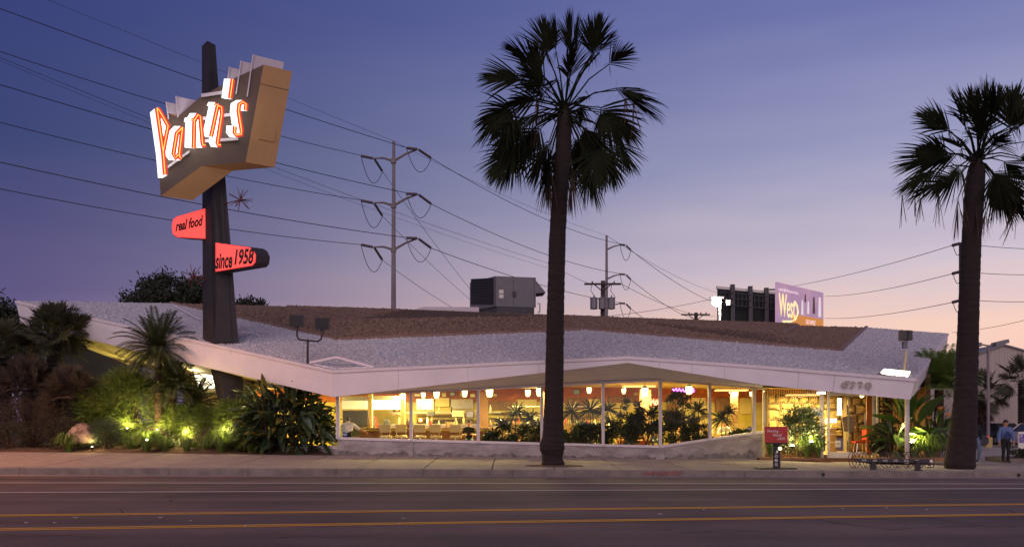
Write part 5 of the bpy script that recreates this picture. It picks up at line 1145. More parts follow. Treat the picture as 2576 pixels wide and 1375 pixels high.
for v in (652, 752, 838):
    v_ = v-0
    e = (1560, v_-20 if v < 700 else v_-18); vv = 0
    top_ = {652: 628, 752: 702, 838: 775}[v]; base_ = {652: 628, 752: 702, 838: 775}[v]
    MB().tube([P(1526, base_, yp2), P(1545, base_-9, yp2), P(1560, base_-12, yp2)], [.11, .09, .06], 6).build('arm', 'pole_steel', p2)
    m = MB(); insul(m, P(1558, base_-13, yp2), P(1573, base_-12, yp2), .14, 6); insul(m, P(1575, base_-11, yp2), P(1587, base_+1, yp2), .14, 6); m.build('insulator', 'insulator', p2)
    a, b = P(1560, base_-10, yp2), P(1587, base_+2, yp2); MB().tube([a.lerp(b, i/10)-UP*1.4*4*(i/10)*(1-i/10) for i in range(11)], .03, 4).build('jumper', 'wire', p2)
yp3 = 72; p3 = thing('wooden_pole', 'dark wooden utility pole with crossarm and three grey transformers', 'power pole', (P(1513, 900, yp3).x, yp3, 0))
MB().tube([(P(1513, 900, yp3).x, yp3, 0), P(1517, 706, yp3)], [.24, .19], 10).build('shaft', 'pole_wood', p3); MB().box((P(1516, 714, yp3-.25)), (92*yp3/F, .14, .16)).build('crossarm', 'pole_wood', p3)
for s in (-1, 1): MB().tube([P(1516+s*20, 716, yp3-.2), P(1516, 733, yp3-.2)], .05, 5).build('brace', 'pole_wood', p3)
for u in (1494, 1515, 1538):
    c = P(u, 777, yp3-.45); k = MB().lathe(c, [(.30, 0), (.32, .05), (.32, .88), (.34, .9), (.34, .96), (.1, 1.02)], 14).build('transformer', 'metal_grey', p3, smooth=False); MB().tube([c+UP*1.0, c+UP*1.2], .05, 6).build('bushing', 'insulator', k)
for u in (1490, 1518, 1545): MB().tube([P(u, 713, yp3-.3), P(u, 707, yp3-.3)], .07, 6).build('pin', 'insulator', p3)
for u in (1490, 1540): MB().tube([P(u, 710, yp3-.4), P(u-4, 730, yp3-.4), P(u+8, 748, yp3-.4)], .025, 4).build('lead', 'wire', p3)
yp4 = 115; p4 = thing('wooden_pole', 'top of a small wooden pole with crossarm beside the bright lamp', 'power pole', (P(1750, 900, yp4).x, yp4, 0))
MB().tube([(P(1750, 900, yp4).x, yp4, 0), P(1751, 786, yp4)], .26, 8).build('shaft', 'pole_wood', p4); MB().box(P(1750, 791, yp4-.3), (72*yp4/F, .16, .2)).build('crossarm', 'pole_wood', p4)
for s in (-1, 1): MB().tube([P(1751+s*17, 793, yp4-.2), P(1751, 806, yp4-.2)], .06, 5).build('brace', 'pole_wood', p4)
for u in (1733, 1763, 1776): MB().tube([P(u, 790, yp4-.3), P(u, 785, yp4-.3)], .09, 6).build('pin', 'insulator', p4)
yp5 = 48; p5 = thing('wooden_pole', 'wooden power pole hidden behind the right palm trunk', 'power pole', (P(2421, 900, yp5).x, yp5, 0))
MB().tube([(P(2421, 1100, yp5).x, yp5, 0), P(2421, 610, yp5)], .19, 8).build('shaft', 'pole_wood', p5)
for v in (612, 683, 755):
    m = MB(); insul(m, P(2396, v+5, yp5-.2), P(2416, v, yp5-.2), .10, 7); m.build('insulator', 'insulator', p5)
    a, b = P(2398, v+6, yp5-.2), P(2415, v+24, yp5-.2); MB().tube([a.lerp(b, i/8)-UP*.3*4*(i/8)*(1-i/8) for i in range(9)], .02, 4).build('jumper', 'wire', p5)
GW = 'power cables over the diner'
def wpx(a, b, ya, yb_, sag, label, r=.026): wire(P(*a, ya), P(*b, yb_), sag, r, GW, label)
wl = [((120, 0), (990, 355), 44, yp, 0, 'topmost thin wire running to the tip of the steel pole', .014), ((0, 22), (1024, 372), 42, yp, .2, 'cable above the name board to the upper right arm', .03), ((0, 130), (908, 391), 42, yp, .3, 'cable to the upper left arm, passing behind the name board', .026),
      ((0, 145), (1400, 668), 52, 90, .6, 'upper of two slack wires crossing behind the steel pole', .02), ((0, 153), (1400, 680), 52, 90, .7, 'lower of two slack wires crossing behind the steel pole', .014), ((0, 213), (1026, 486), 42, yp, .3, 'cable to the middle right arm from the left edge', .03),
      ((0, 308), (908, 503), 42, yp, .3, 'cable to the middle left arm from the left edge', .026), ((0, 408), (1028, 598), 42, yp, .3, 'cable to the lower right arm from the left edge', .03), ((0, 475), (908, 615), 42, yp, .3, 'lowest cable at left, to the lower left arm', .026),
      ((1085, 398), (1573, 616), yp, yp2, .9, 'cable from the upper right arm to the far steel pole', .032), ((990, 355), (1526, 592), yp, yp2, .5, 'thin top wire between the two steel poles', .016), ((1085, 513), (1573, 690), yp, yp2, .8, 'cable from the middle right arm to the far steel pole', .032), ((1085, 624), (1573, 763), yp, yp2, .5, 'cable from the lower right arm to the far steel pole', .032),
      ((962, 431), (1270, 830), yp, 85, .4, 'steep cable dropping right from the upper left arm', .026), ((962, 543), (1240, 800), yp, 85, .3, 'steep cable dropping right from the middle left arm', .026), ((962, 654), (1200, 805), yp, 85, .3, 'steep cable dropping right from the lower left arm', .026),
      ((1587, 629), (1830, 770), yp2, 170, 1.0, 'cable from the far pole down to the bright lamp', .05), ((1526, 592), (1830, 742), yp2, 170, 1.0, 'thin wire from the far pole tip towards the billboard', .03), ((1587, 703), (1740, 800), yp2, 150, .5, 'middle cable from the far pole to the low right', .05), ((1587, 776), (1650, 812), yp2, 140, .3, 'lowest cable leaving the far pole', .05),
      ((1560, 712), (1800, 795), yp3, 140, .8, 'thin wire from the wooden crossarm to the right', .03), ((1400, 672), (1480, 712), 90, yp3, .1, 'short wire running into the wooden crossarm', .022), ((1480, 800), (1790, 752), yp3, 90, .2, 'wire rising from the wooden pole to the lamp', .026),
      ((1960, 724), (2396, 617), 90, yp5, .3, 'upper wire between billboard and right palm', .024), ((2075, 745), (2396, 688), 90, yp5, .3, 'middle wire between billboard and right palm', .024), ((2075, 800), (2396, 760), 90, yp5, .3, 'lower wire between billboard and right palm', .024),
      ((2421, 612), (2640, 626), yp5, 56, .1, 'upper wire leaving right of the right palm', .022), ((2421, 683), (2640, 689), yp5, 56, .1, 'middle wire leaving right of the right palm', .022), ((2421, 753), (2640, 756), yp5, 56, .1, 'lower wire leaving right of the right palm', .022), ((2395, 836), (2640, 788), 70, 60, .2, 'faint low wire above the warehouse roof', .022)]
for a, b, ya, yb_, sg, lb_, r_ in wl: wpx(a, b, ya, yb_, sg, lb_, r_)
# billboards
bb = thing('billboard', 'dark back of a billboard behind the roof', 'billboard', (P(1880, 900, 72).x, 72, 0))
b0, b1 = P(1805, 722, 70), P(1962, 737, 73); hB = Vector((0, 0, -4.6))
MB().prism([b0, b1, b1+hB, b0+hB], (0, .12, 0)).build('panel', 'board_back', bb, recalc=True)
for f in (.22, .5, .76, .97): p = b0.lerp(b1, f); MB().box(p+Vector((0, -.25, -1.6)), (.34, .3, 3.8)).build('strut', 'metal_dark', bb)
for z in (.45, .9, 1.5): MB().tube([b0+Vector((.2, -.35, -z)), b1+Vector((0, -.35, -z))], .045, 5).build('catwalk_rail', 'metal_dark', bb)
for k in range(15): p = b0.lerp(b1, (k+.5)/15); MB().tube([p+Vector((0, -.35, -.42)), p+Vector((0, -.35, -1.55))], .035, 5).build('rail_post', 'metal_dark', bb)
MB().prism([b0+Vector((-.05, -.03, .1)), b1+Vector((0, -.03, .1)), b1+Vector((0, -.03, -.12)), b0+Vector((-.05, -.03, -.12))], (0, .3, 0)).build('top_trim', 'paper', bb, recalc=True)
pc_ = b0.lerp(b1, .8); MB().tube([(pc_.x, pc_.y+.8, 0), (pc_.x, pc_.y+.8, 11)], .5, 12).build('column', 'metal_dark', bb)
bw_ = thing('billboard', 'lit violet billboard reading West with an orange band', 'billboard', (P(2010, 900, 72).x, 72, 0))
c0, c1 = P(1955, 709, 70), P(2071, 736, 75.5); hz_ = 4.9
def bp(s, t, o=0): p = c0.lerp(c1, s)-UP*hz_*t; nb = Vector(((c1-c0).y, -(c1-c0).x, 0)).normalized(); return p+nb*(o+.012)
pan = MB().prism([bp(0, 0), bp(1, 0), bp(1, 1), bp(0, 1)], Vector((-(c1-c0).y, (c1-c0).x, 0)).normalized()*.2).build('panel', 'board_violet', bw_, recalc=True)
MB().prism([bp(.30, .50, .004), bp(1, .49, .004), bp(1, .80, .004), bp(.30, .80, .004)], (0, .003, 0)).build('orange_band', 'board_orange', pan, recalc=True)
text_on('lettering', 'West', [bp(.03, .58, .02), bp(.37, .58, .02), bp(.37, .18, .02), bp(.03, .18, .02)], 'board_cream', pan, bold=.008)
text_on('lettering', 'a great gift from you to you ...', [bp(.02, .155, .02), bp(.45, .155, .02), bp(.45, .08, .02), bp(.02, .08, .02)], 'board_white', pan)
text_on('lettering', 'GO WEST', [bp(.60, .635, .02), bp(.82, .635, .02), bp(.82, .55, .02), bp(.60, .55, .02)], 'board_white', pan, bold=.02)
m = MB(); ribbon(m, [bp(.1, .66, .02), bp(.25, .64, .02), bp(.37, .58, .02), bp(.42, .45, .02), bp(.40, .34, .02), bp(.35, .27, .02)], .2, (0, .01, 0)); m.build('swoosh', 'board_cream', pan, recalc=True)
for k, (s, t, w_, h_) in enumerate(((.50, .22, .05, .26), (.57, .10, .04, .14), (.63, .22, .05, .22), (.75, .12, .06, .30), (.88, .10, .07, .36))): MB().prism([bp(s, t+h_, .006), bp(s+w_, t+h_, .006), bp(s+w_*.8, t, .006), bp(s+w_*.2, t, .006)], (0, .004, 0)).build('printed_shape', ['board_white', 'flashing', 'board_white', 'flashing', 'board_white'][k], pan, recalc=True)
pc_ = c0.lerp(c1, .5); MB().tube([(pc_.x, pc_.y+.9, 0), (pc_.x, pc_.y+.9, 12)], .5, 12).build('column', 'metal_dark', bw_)
MB().box(P(1948, 728, 70.4), (.9, .1, .12)).build('arm', 'metal_dark', bw_)
# glaring lamp behind the roof
yl = 52; gl_ = thing('lot_lamp', 'glaring white lamp on a pole behind the roof', 'lamp', (P(1811, 900, yl).x, yl, 0))
MB().tube([(P(1811, 900, yl).x, yl, 0), P(1811, 752, yl)], .07, 8).build('pole', 'paper', gl_); point_light('lamp_glow', P(1806, 775, yl-.9), 70, (1, .93, .8), .2, gl_); MB().tube([P(1811, 758, yl), P(1803, 756, yl-.25)], .05, 6).build('arm', 'paper', gl_)
MB().box(P(1803, 749, yl), (.8, .4, .12)).build('housing', 'metal_grey', gl_)
m = MB(); m.lathe(P(1803, 770, yl-.35), [(.03, 0), (.16, .05), (.26, .16), (.29, .28), (.25, .40), (.13, .50), (.03, .53)], 16); m.build('lens', 'flood', gl_, smooth=True); MB().box(P(1832, 761, yl), (.22, .16, .32)).build('second_head', 'paper', gl_)
# ------------------------------------------------------------------ right background
yw_ = 62; wh = thing('warehouse', 'grey corrugated warehouse with low gable behind the car park', 'building', (P(2510, 1112, yw_).x, yw_, .1))
wx = [P(2318, 1112, yw_).x, P(2524, 1112, yw_).x, P(2770, 1112, yw_).x]; z_e, z_a = P(2318, 938, yw_).z, P(2524, 869, yw_).z
MB().prism([Vector((wx[0], yw_, 0)), Vector((wx[2], yw_, 0)), Vector((wx[2], yw_, z_e)), Vector((wx[1], yw_, z_a)), Vector((wx[0], yw_, z_e))], (0, 26, 0)).build('wall', 'warehouse', wh, recalc=True)
m = MB()
for a, b in (((wx[0]-.3, z_e-.1), (wx[1], z_a)), ((wx[1], z_a), (wx[2]+.3, z_e-.1))): m.prism([Vector((a[0], yw_-.15, a[1]+.01)), Vector((b[0], yw_-.15, b[1]+.01)), Vector((b[0], yw_-.15, b[1]+.13)), Vector((a[0], yw_-.15, a[1]+.13))], (0, 26.5, 0))
m.build('roof', 'metal_grey', wh, recalc=True)
m = MB()
for k in range(70):
    x = wx[0]+.1+k*(wx[2]-wx[0]-.2)/69; zt = z_e+(z_a-z_e)*(1-abs(x-wx[1])/(wx[1]-wx[0]) if x < wx[1] else 1-(x-wx[1])/(wx[2]-wx[1])); m.box((x, yw_-.012, zt/2), (.05, .03, zt-.05))
o = m.build('ribs', 'warehouse', wh); o['kind'] = 'stuff'
sg = tag(slabq('wall_sign', 2348, 929.5, 2432, 951, yw_-.12, 'paper', None, .06), 'white lettered sign board high on the warehouse wall', 'sign')
text_on('lettering', 'NO Mobil GAS STATION', [P(2351, 939, yw_-.13), P(2430, 939, yw_-.13), P(2430, 932, yw_-.13), P(2351, 932, yw_-.13)], 'lettering_black', sg, bold=.012)
text_on('lettering', 'YOU STILL HAVE TO FIGHT', [P(2356, 945, yw_-.13), P(2428, 945, yw_-.13), P(2428, 941, yw_-.13), P(2356, 941, yw_-.13)], 'metal_grey', sg)
ylp = 50; lpole = thing('lot_lamp', 'unlit twin-headed car park lamp in a concrete base right of the palm', 'lamp', (P(2486, 1115, ylp).x, ylp, .1))
xl = P(2486, 1115, ylp).x
MB().tube([(xl, ylp, .1), (xl, ylp, P(2486, 868, ylp).z)], [.1, .075], 10).build('pole', 'pole_steel', lpole); MB().lathe((xl, ylp, .1), [(.23, 0), (.23, .55), (.2, .62)], 14).build('concrete_base', 'pole_yellow', lpole)
MB().tube([P(2460, 864, ylp), P(2474, 867, ylp), P(2486, 869, ylp), P(2498, 867, ylp), P(2508, 864, ylp)], .05, 6).build('arm', 'pole_steel', lpole)
for u, v, ry in ((2516, 862, R(-14)), (2456, 866, R(8))): h = MB().box(P(u, v, ylp), (.82 if u > 2500 else .4, .5, .22), 0, 0, 0, ry).build('lamp_head', 'metal_grey', lpole); MB().box(P(u, v+4.5, ylp), (.6 if u > 2500 else .3, .4, .03), 0, 0, 0, ry).build('lens', 'paper', h)
# small palms in front of the warehouse
def rpalm(u, vb, vt, wpx_, y, label, r, n=26):
    b = Vector((P(u, 1000, y).x, y, .1)); o = fan_clump('fan_palm', label, b, P(u, vt, y).z-.1, wpx_*y/F/2, n, r, 'fan_leaf', el=(-.9, 1.45), group='small palms by the warehouse'); return o
rpalm(2468, 1110, 990, 17, 56, 'small palm right of the big trunk, against the warehouse', 1.9); rpalm(2572, 1110, 960, 18, 56, 'small palm cut by the right edge, against the warehouse', 2.1)
shrub('palm_skirt', 'bulge of dead fronds on the small palm beside the big trunk', (P(2468, 1000, 55.8).x, 55.8, P(2468, 1062, 55.8).z), .55, .5, 1.3, 1500, 'bush_brown', .3, .06, -.4, stems=3)
# cars
def car(name, label, loc, rz, paint, L_=4.5, tall=1.45):
    o = thing(name, label, 'car'); hw = .86; h = tall
    prof = [(-2.22, .30), (-2.25, .55), (-2.18, .80), (-1.55, .92), (1.15, .95), (2.05, .78), (2.24, .60), (2.22, .30), (1.85, .22), (-1.85, .22)]
    bm = bmesh.new()
    for s in (-1, 1):
        pass
    vsL = [bm.verts.new((x, -hw, z)) for x, z in prof]; vsR = [bm.verts.new((x, hw, z)) for x, z in prof]; n = len(prof)
    bm.faces.new(vsL); bm.faces.new(vsR[::-1])
    for i in range(n): bm.faces.new((vsL[i], vsR[i], vsR[(i+1) % n], vsL[(i+1) % n]))
    bmesh.ops.recalc_face_normals(bm, faces=bm.faces); bmesh.ops.bevel(bm, geom=[e for e in bm.edges], offset=.07, segments=2, affect='EDGES')
    me = bpy.data.meshes.new('body'); bm.to_mesh(me); bm.free(); me.materials.append(M[paint]); link('body', me, o)
    def gh(x0, x1, x2, x3, z0, z1, w0, w1): return [Vector((x0, -w0, z0)), Vector((x3, -w0, z0)), Vector((x3, w0, z0)), Vector((x0, w0, z0)), Vector((x1, -w1, z1)), Vector((x2, -w1, z1)), Vector((x2, w1, z1)), Vector((x1, w1, z1))]
    g = gh(-1.75, -1.15, .35, 1.1, .90, h-.04, .80, .62); cab_ = MB().add(g, [(0, 1, 5, 4), (1, 2, 6, 5), (2, 3, 7, 6), (3, 0, 4, 7), (4, 5, 6, 7)]).build('cabin', 'car_glass', o)
    MB().prism([g[4]+Vector((-.03, -.02, 0)), g[5]+Vector((.03, -.02, 0)), g[6]+Vector((.03, .02, 0)), g[7]+Vector((-.03, .02, 0))], (0, 0, .05)).build('roof', paint, o, recalc=True)
    for s in (-1, 1):
        for a, b in ((0, 4), (1, 5)):
            p, q = g[a].copy(), g[b].copy(); p.y = s*abs(p.y); q.y = s*abs(q.y); MB().tube([p, q], .045, 5).build('pillar', paint, o)
        p = Vector((-.35, s*.81, .9)); q = Vector((-.35, s*.63, h-.03)); MB().tube([p, q], .04, 5).build('pillar', paint, o)
        MB().box((.85, s*.93, 1.0), (.12, .16, .12)).build('mirror', paint, o); MB().box((-.4, s*.865, .78), (.18, .02, .03)).build('door_handle', 'chrome', o)
        for x in (-1.38, 1.4):
            wl_ = MB().tube([(x, s*.66, .32), (x, s*.88, .32)], .32, 18).build('wheel', 'tyre', o); MB().tube([(x, s*.86, .32), (x, s*.892, .32)], .19, 12).build('rim', 'metal_grey', wl_)
        MB().box((2.2, s*.62, .62), (.08, .34, .14)).build('headlight', 'headlight', o); MB().box((-2.21, s*.62, .70), (.06, .30, .16)).build('tail_light', 'car_red', o)
    MB().box((2.235, 0, .42), (.04, .5, .12)).build('number_plate', 'paper', o)
    o.location = loc; o.rotation_euler = (0, 0, rz); return o
car('parked_car', 'pale pink-silver sedan parked at the right picture edge', (P(2600, 1000, 51).x, 51, .1), R(205), 'car_pink')
car('parked_car', 'dark car parked behind the person in the blue jacket', (P(2545, 1000, 55).x, 57, .1), R(95), 'car_dark')
car('parked_car', 'white-trimmed dark car behind the plants left of the right palm', (P(2376, 1000, 46).x, 46.5, .1), R(170), 'car_dark')
# planter and purple sign at the right edge
m = thing('raised_planter', 'concrete-edged planter with low greenery at the right edge', 'planter', P(2590, 1150, 31.5))
x0 = P(2541, 1150, 31).x
MB().prism([Vector((x0, 31, .1)), Vector((x0+.4, 30.2, .1)), Vector((x0+5, 30.2, .1)), Vector((x0+5, 33, .1)), Vector((x0+.2, 33, .1))], (0, 0, .17)).build('edge', 'concrete', m, recalc=True); MB().prism([Vector((x0+.15, 31.05, .2)), Vector((x0+.5, 30.35, .2)), Vector((x0+4.9, 30.35, .2)), Vector((x0+4.9, 32.8, .2)), Vector((x0+.35, 32.8, .2))], (0, 0, .08)).build('soil', 'soil', m, recalc=True)
shrub('ground_cover', 'low green ground cover in the right edge planter', (x0+1.7, 31.3, .26), 1.4, .7, .36, 3000, 'bush_dark', .1, .05, .4, stems=4)
ps = thing('standing_sign', 'white board sign with purple panel cut by the right edge', 'sign', P(2575, 1130, 33.5)); slabq('board', 2562, 1085, 2620, 1128, 33.5, 'paper', ps, .06); slabq('panel', 2565, 1091, 2617, 1112, 33.48, 'purple_sign', ps, .01); slabq('leg', 2572, 1128.5, 2576, 1140, 33.5, 'metal_grey', ps, .05); slabq('leg', 2610, 1128.5, 2614, 1140, 33.5, 'metal_grey', ps, .05)
text_on('lettering', 'E', [P(2567, 1100, 33.46), P(2573, 1100, 33.46), P(2573, 1093, 33.46), P(2567, 1093, 33.46)], 'paper', ps); text_on('lettering', 'TO', [P(2567, 1110, 33.46), P(2577, 1110, 33.46), P(2577, 1103, 33.46), P(2567, 1103, 33.46)], 'paper', ps)
# ------------------------------------------------------------------ street furniture
nb = thing('news_box', 'red job-listings news box on a dark lettered post', 'news box', walk(1952, 1178)); y0 = walk(1952, 1178).y; zw = walk(1952, 1178).z
MB().box((P(1950, 1178, y0).x, y0, zw+.02), (1.15, .5, .03), R(6)).build('base_plate', 'dark', nb)
cxp = P(1954, 1170, y0).x; rz_ = R(-24)
def rot2(dx, dy): return Vector((cxp+dx*math.cos(rz_)-dy*math.sin(rz_), y0+dx*math.sin(rz_)+dy*math.cos(rz_), 0))
zt0 = P(1954, 1116, y0).z
MB().box((cxp, y0, (zw+zt0)/2), (.20, .20, zt0-zw), rz_).build('post', 'post_navy', nb)
bz0, bz1 = P(1954, 1112, y0).z, P(1954, 1072, y0).z
bx_ = MB().box((cxp, y0, (bz0+bz1)/2), (.66, .42, bz1-bz0), rz_).build('box', 'red_plastic', nb); MB().box((cxp, y0, bz0-.02), (.62, .40, .04), rz_).build('underside', 'dark', bx_)
def nq(face, a0, a1, z0, z1, o=.004):
    if face == 'r': f = lambda a: rot2(a*.66-.33, -.21-o)
    else: f = lambda a: rot2(-.33-o, .21-a*.42)
    return [f(a0)+UP*z0, f(a1)+UP*z0, f(a1)+UP*z1, f(a0)+UP*z1]
bh = bz1-bz0
text_on('lettering', 'Working', nq('r', .12, .62, bz0+bh*.58, bz0+bh*.80), 'paper', bx_, .3, .003, .01); text_on('lettering', 'World', nq('r', .38, .76, bz0+bh*.37, bz0+bh*.56), 'paper', bx_, .3, .003, .01); text_on('lettering', '.com', nq('r', .56, .90, bz0+bh*.17, bz0+bh*.32), 'paper', bx_, .3, .003, .01)
text_on('lettering', 'Working', nq('l', .1, .7, bz0+bh*.42, bz0+bh*.56), 'paper', bx_, .3, .003); text_on('lettering', 'World', nq('l', .25, .85, bz0+bh*.26, bz0+bh*.4), 'paper', bx_, .3, .003)
po = .104
for i, chh in enumerate('JOBS'):
    z1 = zw+(zt0-zw)*(.74-.17*i); z0 = z1-.085
    for face in ('r', 'l'):
        f = (lambda a: rot2(a, -po)) if face == 'r' else (lambda a: rot2(-po, -a))
        text_on('lettering', chh, [f(-.045)+UP*z0, f(.045)+UP*z0, f(.045)+UP*z1, f(-.045)+UP*z1], 'paper', nb, 0, .003, .01)
m = MB(); c = rot2(.11, -.16)+UP*(zw+.62); m.tube([c, c+Vector((.02, .03, 0))], .05, 14); o = m.build('reflector', 'pendant', nb)  # glowing material stands in for the reflector's glint
rk = thing('bike_rack', 'low steel bike rack with wire loops on two posts', 'bike rack', walk(2240, 1185))
wA = walk(2196, 1181); wB = walk(2308, 1183)
bl_, br_ = P(2150, 1156.5, wA.y), P(2345, 1158.5, wB.y); d = (br_-bl_).normalized()
MB().prism([bl_-UP*.055, br_-UP*.055, br_+UP*.055, bl_+UP*.055], (0, .09, 0)).build('bar', 'black_steel', rk, recalc=True)
for wv_ in (wA, wB): MB().box((wv_.x, wv_.y, (wv_.z+bl_.z)/2), (.13, .13, bl_.z-wv_.z)).build('post', 'black_steel', rk); MB().box((wv_.x, wv_.y, wv_.z+.012), (.2, .2, .02)).build('foot', 'black_steel', rk)
for k in range(8):
    u = 2146+k*26.8; c = P(u-1.5, 1155, wA.y); 
    for s in (0, 1):
        m = MB(); cc_ = c+Vector((.12*s, .05*s, .0)); pts = [cc_+Vector((.115*math.cos(t), .10*math.sin(t)*.6, .235*math.sin(t)-.01)) for t in [R(a) for a in range(0, 361, 20)]]; m.tube(pts, .012, 5); m.build('loop', 'starburst' if k == 0 else 'black_steel', rk)
for k in range(6):
    a = bl_.lerp(br_, .10+k*.135); b = bl_.lerp(br_, .10+k*.135+.055); z_ = Vector((0, -.004, 0)); text_on('lettering', 'RACKS' if k % 2 == 0 else 'CORA', [a-UP*.03+z_, b-UP*.03+z_, b+UP*.03+z_, a+UP*.03+z_], 'paper', rk, 0, .002)
MB().box(br_+Vector((-.04, -.012, 0)), (.07, .02, .08)).build('end_tag', 'paper', rk)
# ------------------------------------------------------------------ people
def person(label, joints, edges, radii, region, hair_c, hair_r, name='person', hair_mat='hair_dark', hair_shift=(0, .02, .03), hand_pts=()):
    names = list(joints); me = bpy.data.meshes.new('p'); me.from_pydata([joints[n] for n in names], [(names.index(a), names.index(b)) for a, b in edges], [])
    t = bpy.data.objects.new('p', me); C.objects.link(t); sk = t.modifiers.new('s', 'SKIN'); sk.use_smooth_shade = True; sub = t.modifiers.new('u', 'SUBSURF'); sub.levels = 2; sub.render_levels = 2
    for i, n in enumerate(names): me.skin_vertices[0].data[i].radius = radii[n] if isinstance(radii[n], tuple) else (radii[n], radii[n]); me.skin_vertices[0].data[i].use_root = (n == 'pelvis')
    dg = bpy.context.evaluated_depsgraph_get(); dg.update(); m2 = bpy.data.meshes.new_from_object(t.evaluated_get(dg)); bpy.data.objects.remove(t)
    m2.materials.clear(); mats = sorted(set(region.values())); [m2.materials.append(M[k]) for k in mats]
    J = {n: Vector(joints[n]) for n in names}
    for p in m2.polygons:
        c = p.center; best = None
        for (a, b) in edges:
            A_, B2 = J[a], J[b]; ab = B2-A_; f = max(0, min(1, (c-A_).dot(ab)/max(1e-6, ab.length_squared))); dd = (c-(A_+ab*f)).length
            if best is None or dd < best[0]: best = (dd, (a, b))
        p.material_index = mats.index(region[best[1]])
    # fingers joined into the same mesh
    bm = bmesh.new(); bm.from_mesh(m2); si = mats.index('skin_tone') if 'skin_tone' in mats else 0
    for (w0, d0) in hand_pts:
        w0 = Vector(w0); d0 = Vector(d0).normalized(); sd = d0.cross(Vector((.3, 1, .2))).normalized()
        for k in range(5):
            off = (k-1.5)*.018 if k < 4 else -.04; ln = (.075, .085, .08, .06, .05)[k]; dd = (d0+sd*(-.8 if k == 4 else .0)).normalized(); tb = MB(); b_ = w0+sd*off; tb.tube([b_, b_+dd*ln*.5, b_+dd*ln+Vector((0, -.012, 0))], [.0095, .009, .007], 5)
            vv = [bm.verts.new(v) for v in tb.v]
            for f in tb.f:
                try: fc = bm.faces.new([vv[i] for i in f]); fc.material_index = si; fc.smooth = True
                except ValueError: pass
    bm.to_mesh(m2); bm.free()
    o = link(name, m2); tag(o, label, 'person')
    hc = Vector(hair_c); bm = bmesh.new(); bmesh.ops.create_uvsphere(bm, u_segments=16, v_segments=10, radius=1)
    for v in list(bm.verts): v.co = Vector((v.co.x*hair_r[0], v.co.y*hair_r[1], v.co.z*hair_r[2]))
    bmesh.ops.delete(bm, geom=[v for v in bm.verts if v.co.z < -.02 and v.co.y < .02], context='VERTS')
    for v in bm.verts: v.co += hc+Vector(hair_shift)
    hm = bpy.data.meshes.new('hair'); bm.to_mesh(hm); bm.free(); hm.materials.append(M[hair_mat]); hm.polygons.foreach_set('use_smooth', [True]*len(hm.polygons)); link('hair', hm, o)
    m = MB()
    fz = Vector(joints['head_c']); fy = -1 if hair_shift[1] >= 0 else 1
    for s in (-1, 1): m.lathe(fz+Vector((s*.032, fy*.092, .0)), [(.004, 0), (.011, .008), (.004, .016)], 6)
    m.lathe(fz+Vector((0, fy*.10, -.045)), [(.016, 0), (.012, .02), (.006, .045)], 6, 1); m.box(fz+Vector((0, fy*.088, -.072)), (.05, .02, .012), mi=2)
    for s in (-1, 1): m.box(fz+Vector((s*.082, .0, -.015)), (.016, .03, .06), mi=1)
    m.build('face_features', ['dark', 'skin_tone', 'red_plastic'], o)
    return o
EDG = [('pelvis', 'waist'), ('waist', 'chest'), ('chest', 'neck'), ('neck', 'head_b'), ('head_b', 'head_c'), ('head_c', 'head_t'), ('chest', 'sh_l'), ('sh_l', 'el_l'), ('el_l', 'wr_l'), ('wr_l', 'ha_l'), ('chest', 'sh_r'), ('sh_r', 'el_r'), ('el_r', 'wr_r'), ('wr_r', 'ha_r'),
       ('pelvis', 'hip_l'), ('hip_l', 'kn_l'), ('kn_l', 'an_l'), ('an_l', 'to_l'), ('pelvis', 'hip_r'), ('hip_r', 'kn_r'), ('kn_r', 'an_r'), ('an_r', 'to_r')]
RAD = dict(pelvis=(.15, .11), waist=(.145, .10), chest=(.165, .115), neck=.055, head_b=.065, head_c=(.085, .10), head_t=.06, sh_l=.075, sh_r=.075, el_l=.055, el_r=.055, wr_l=.038, wr_r=.038, ha_l=.036, ha_r=.036, hip_l=.10, hip_r=.10, kn_l=.07, kn_r=.07, an_l=.05, an_r=.05, to_l=.04, to_r=.04)
def body(x, y, z, h, face=1, **ov):
    """standing joints at height h; face 1 looks at the camera"""
    k = h/1.7; f = -face; s = face
    J = dict(pelvis=(0, 0, .93), waist=(0, 0, 1.08), chest=(0, .0, 1.30), neck=(0, 0, 1.45), head_b=(0, f*.01, 1.51), head_c=(0, f*.02, 1.59), head_t=(0, f*.01, 1.66), sh_l=(.19, 0, 1.36), el_l=(.25, .02, 1.09), wr_l=(.24, f*.06, .86), ha_l=(.235, f*.08, .79), sh_r=(-.19, 0, 1.36), el_r=(-.25, .02, 1.09), wr_r=(-.24, f*.06, .86), ha_r=(-.235, f*.08, .79),
             hip_l=(.09, 0, .88), kn_l=(.10, f*.02, .49), an_l=(.10, .03, .08), to_l=(.11, f*.12, .035), hip_r=(-.09, 0, .88), kn_r=(-.10, f*.02, .49), an_r=(-.10, .03, .08), to_r=(-.11, f*.12, .035))
    J.update(ov); return {n: (x+p[0]*k, y+p[1]*k, z+p[2]*k) for n, p in J.items()}
def region(top, legs, shoe='shoe', arm=None, hands='skin_tone', inner=None):
    r = {}
    for e in EDG:
        a, b = e
        if 'head' in b or b == 'neck': r[e] = 'skin_tone' if b != 'neck' else top
        elif 'ha_' in b: r[e] = hands
        elif 'to_' in b: r[e] = shoe
        elif 'hip' in b or 'kn' in b or 'an_' in b: r[e] = legs
        elif 'wr_' in b: r[e] = arm or top
        else: r[e] = top
    if inner: r[('waist', 'chest')] = inner; r[('pelvis', 'waist')] = inner
    return r
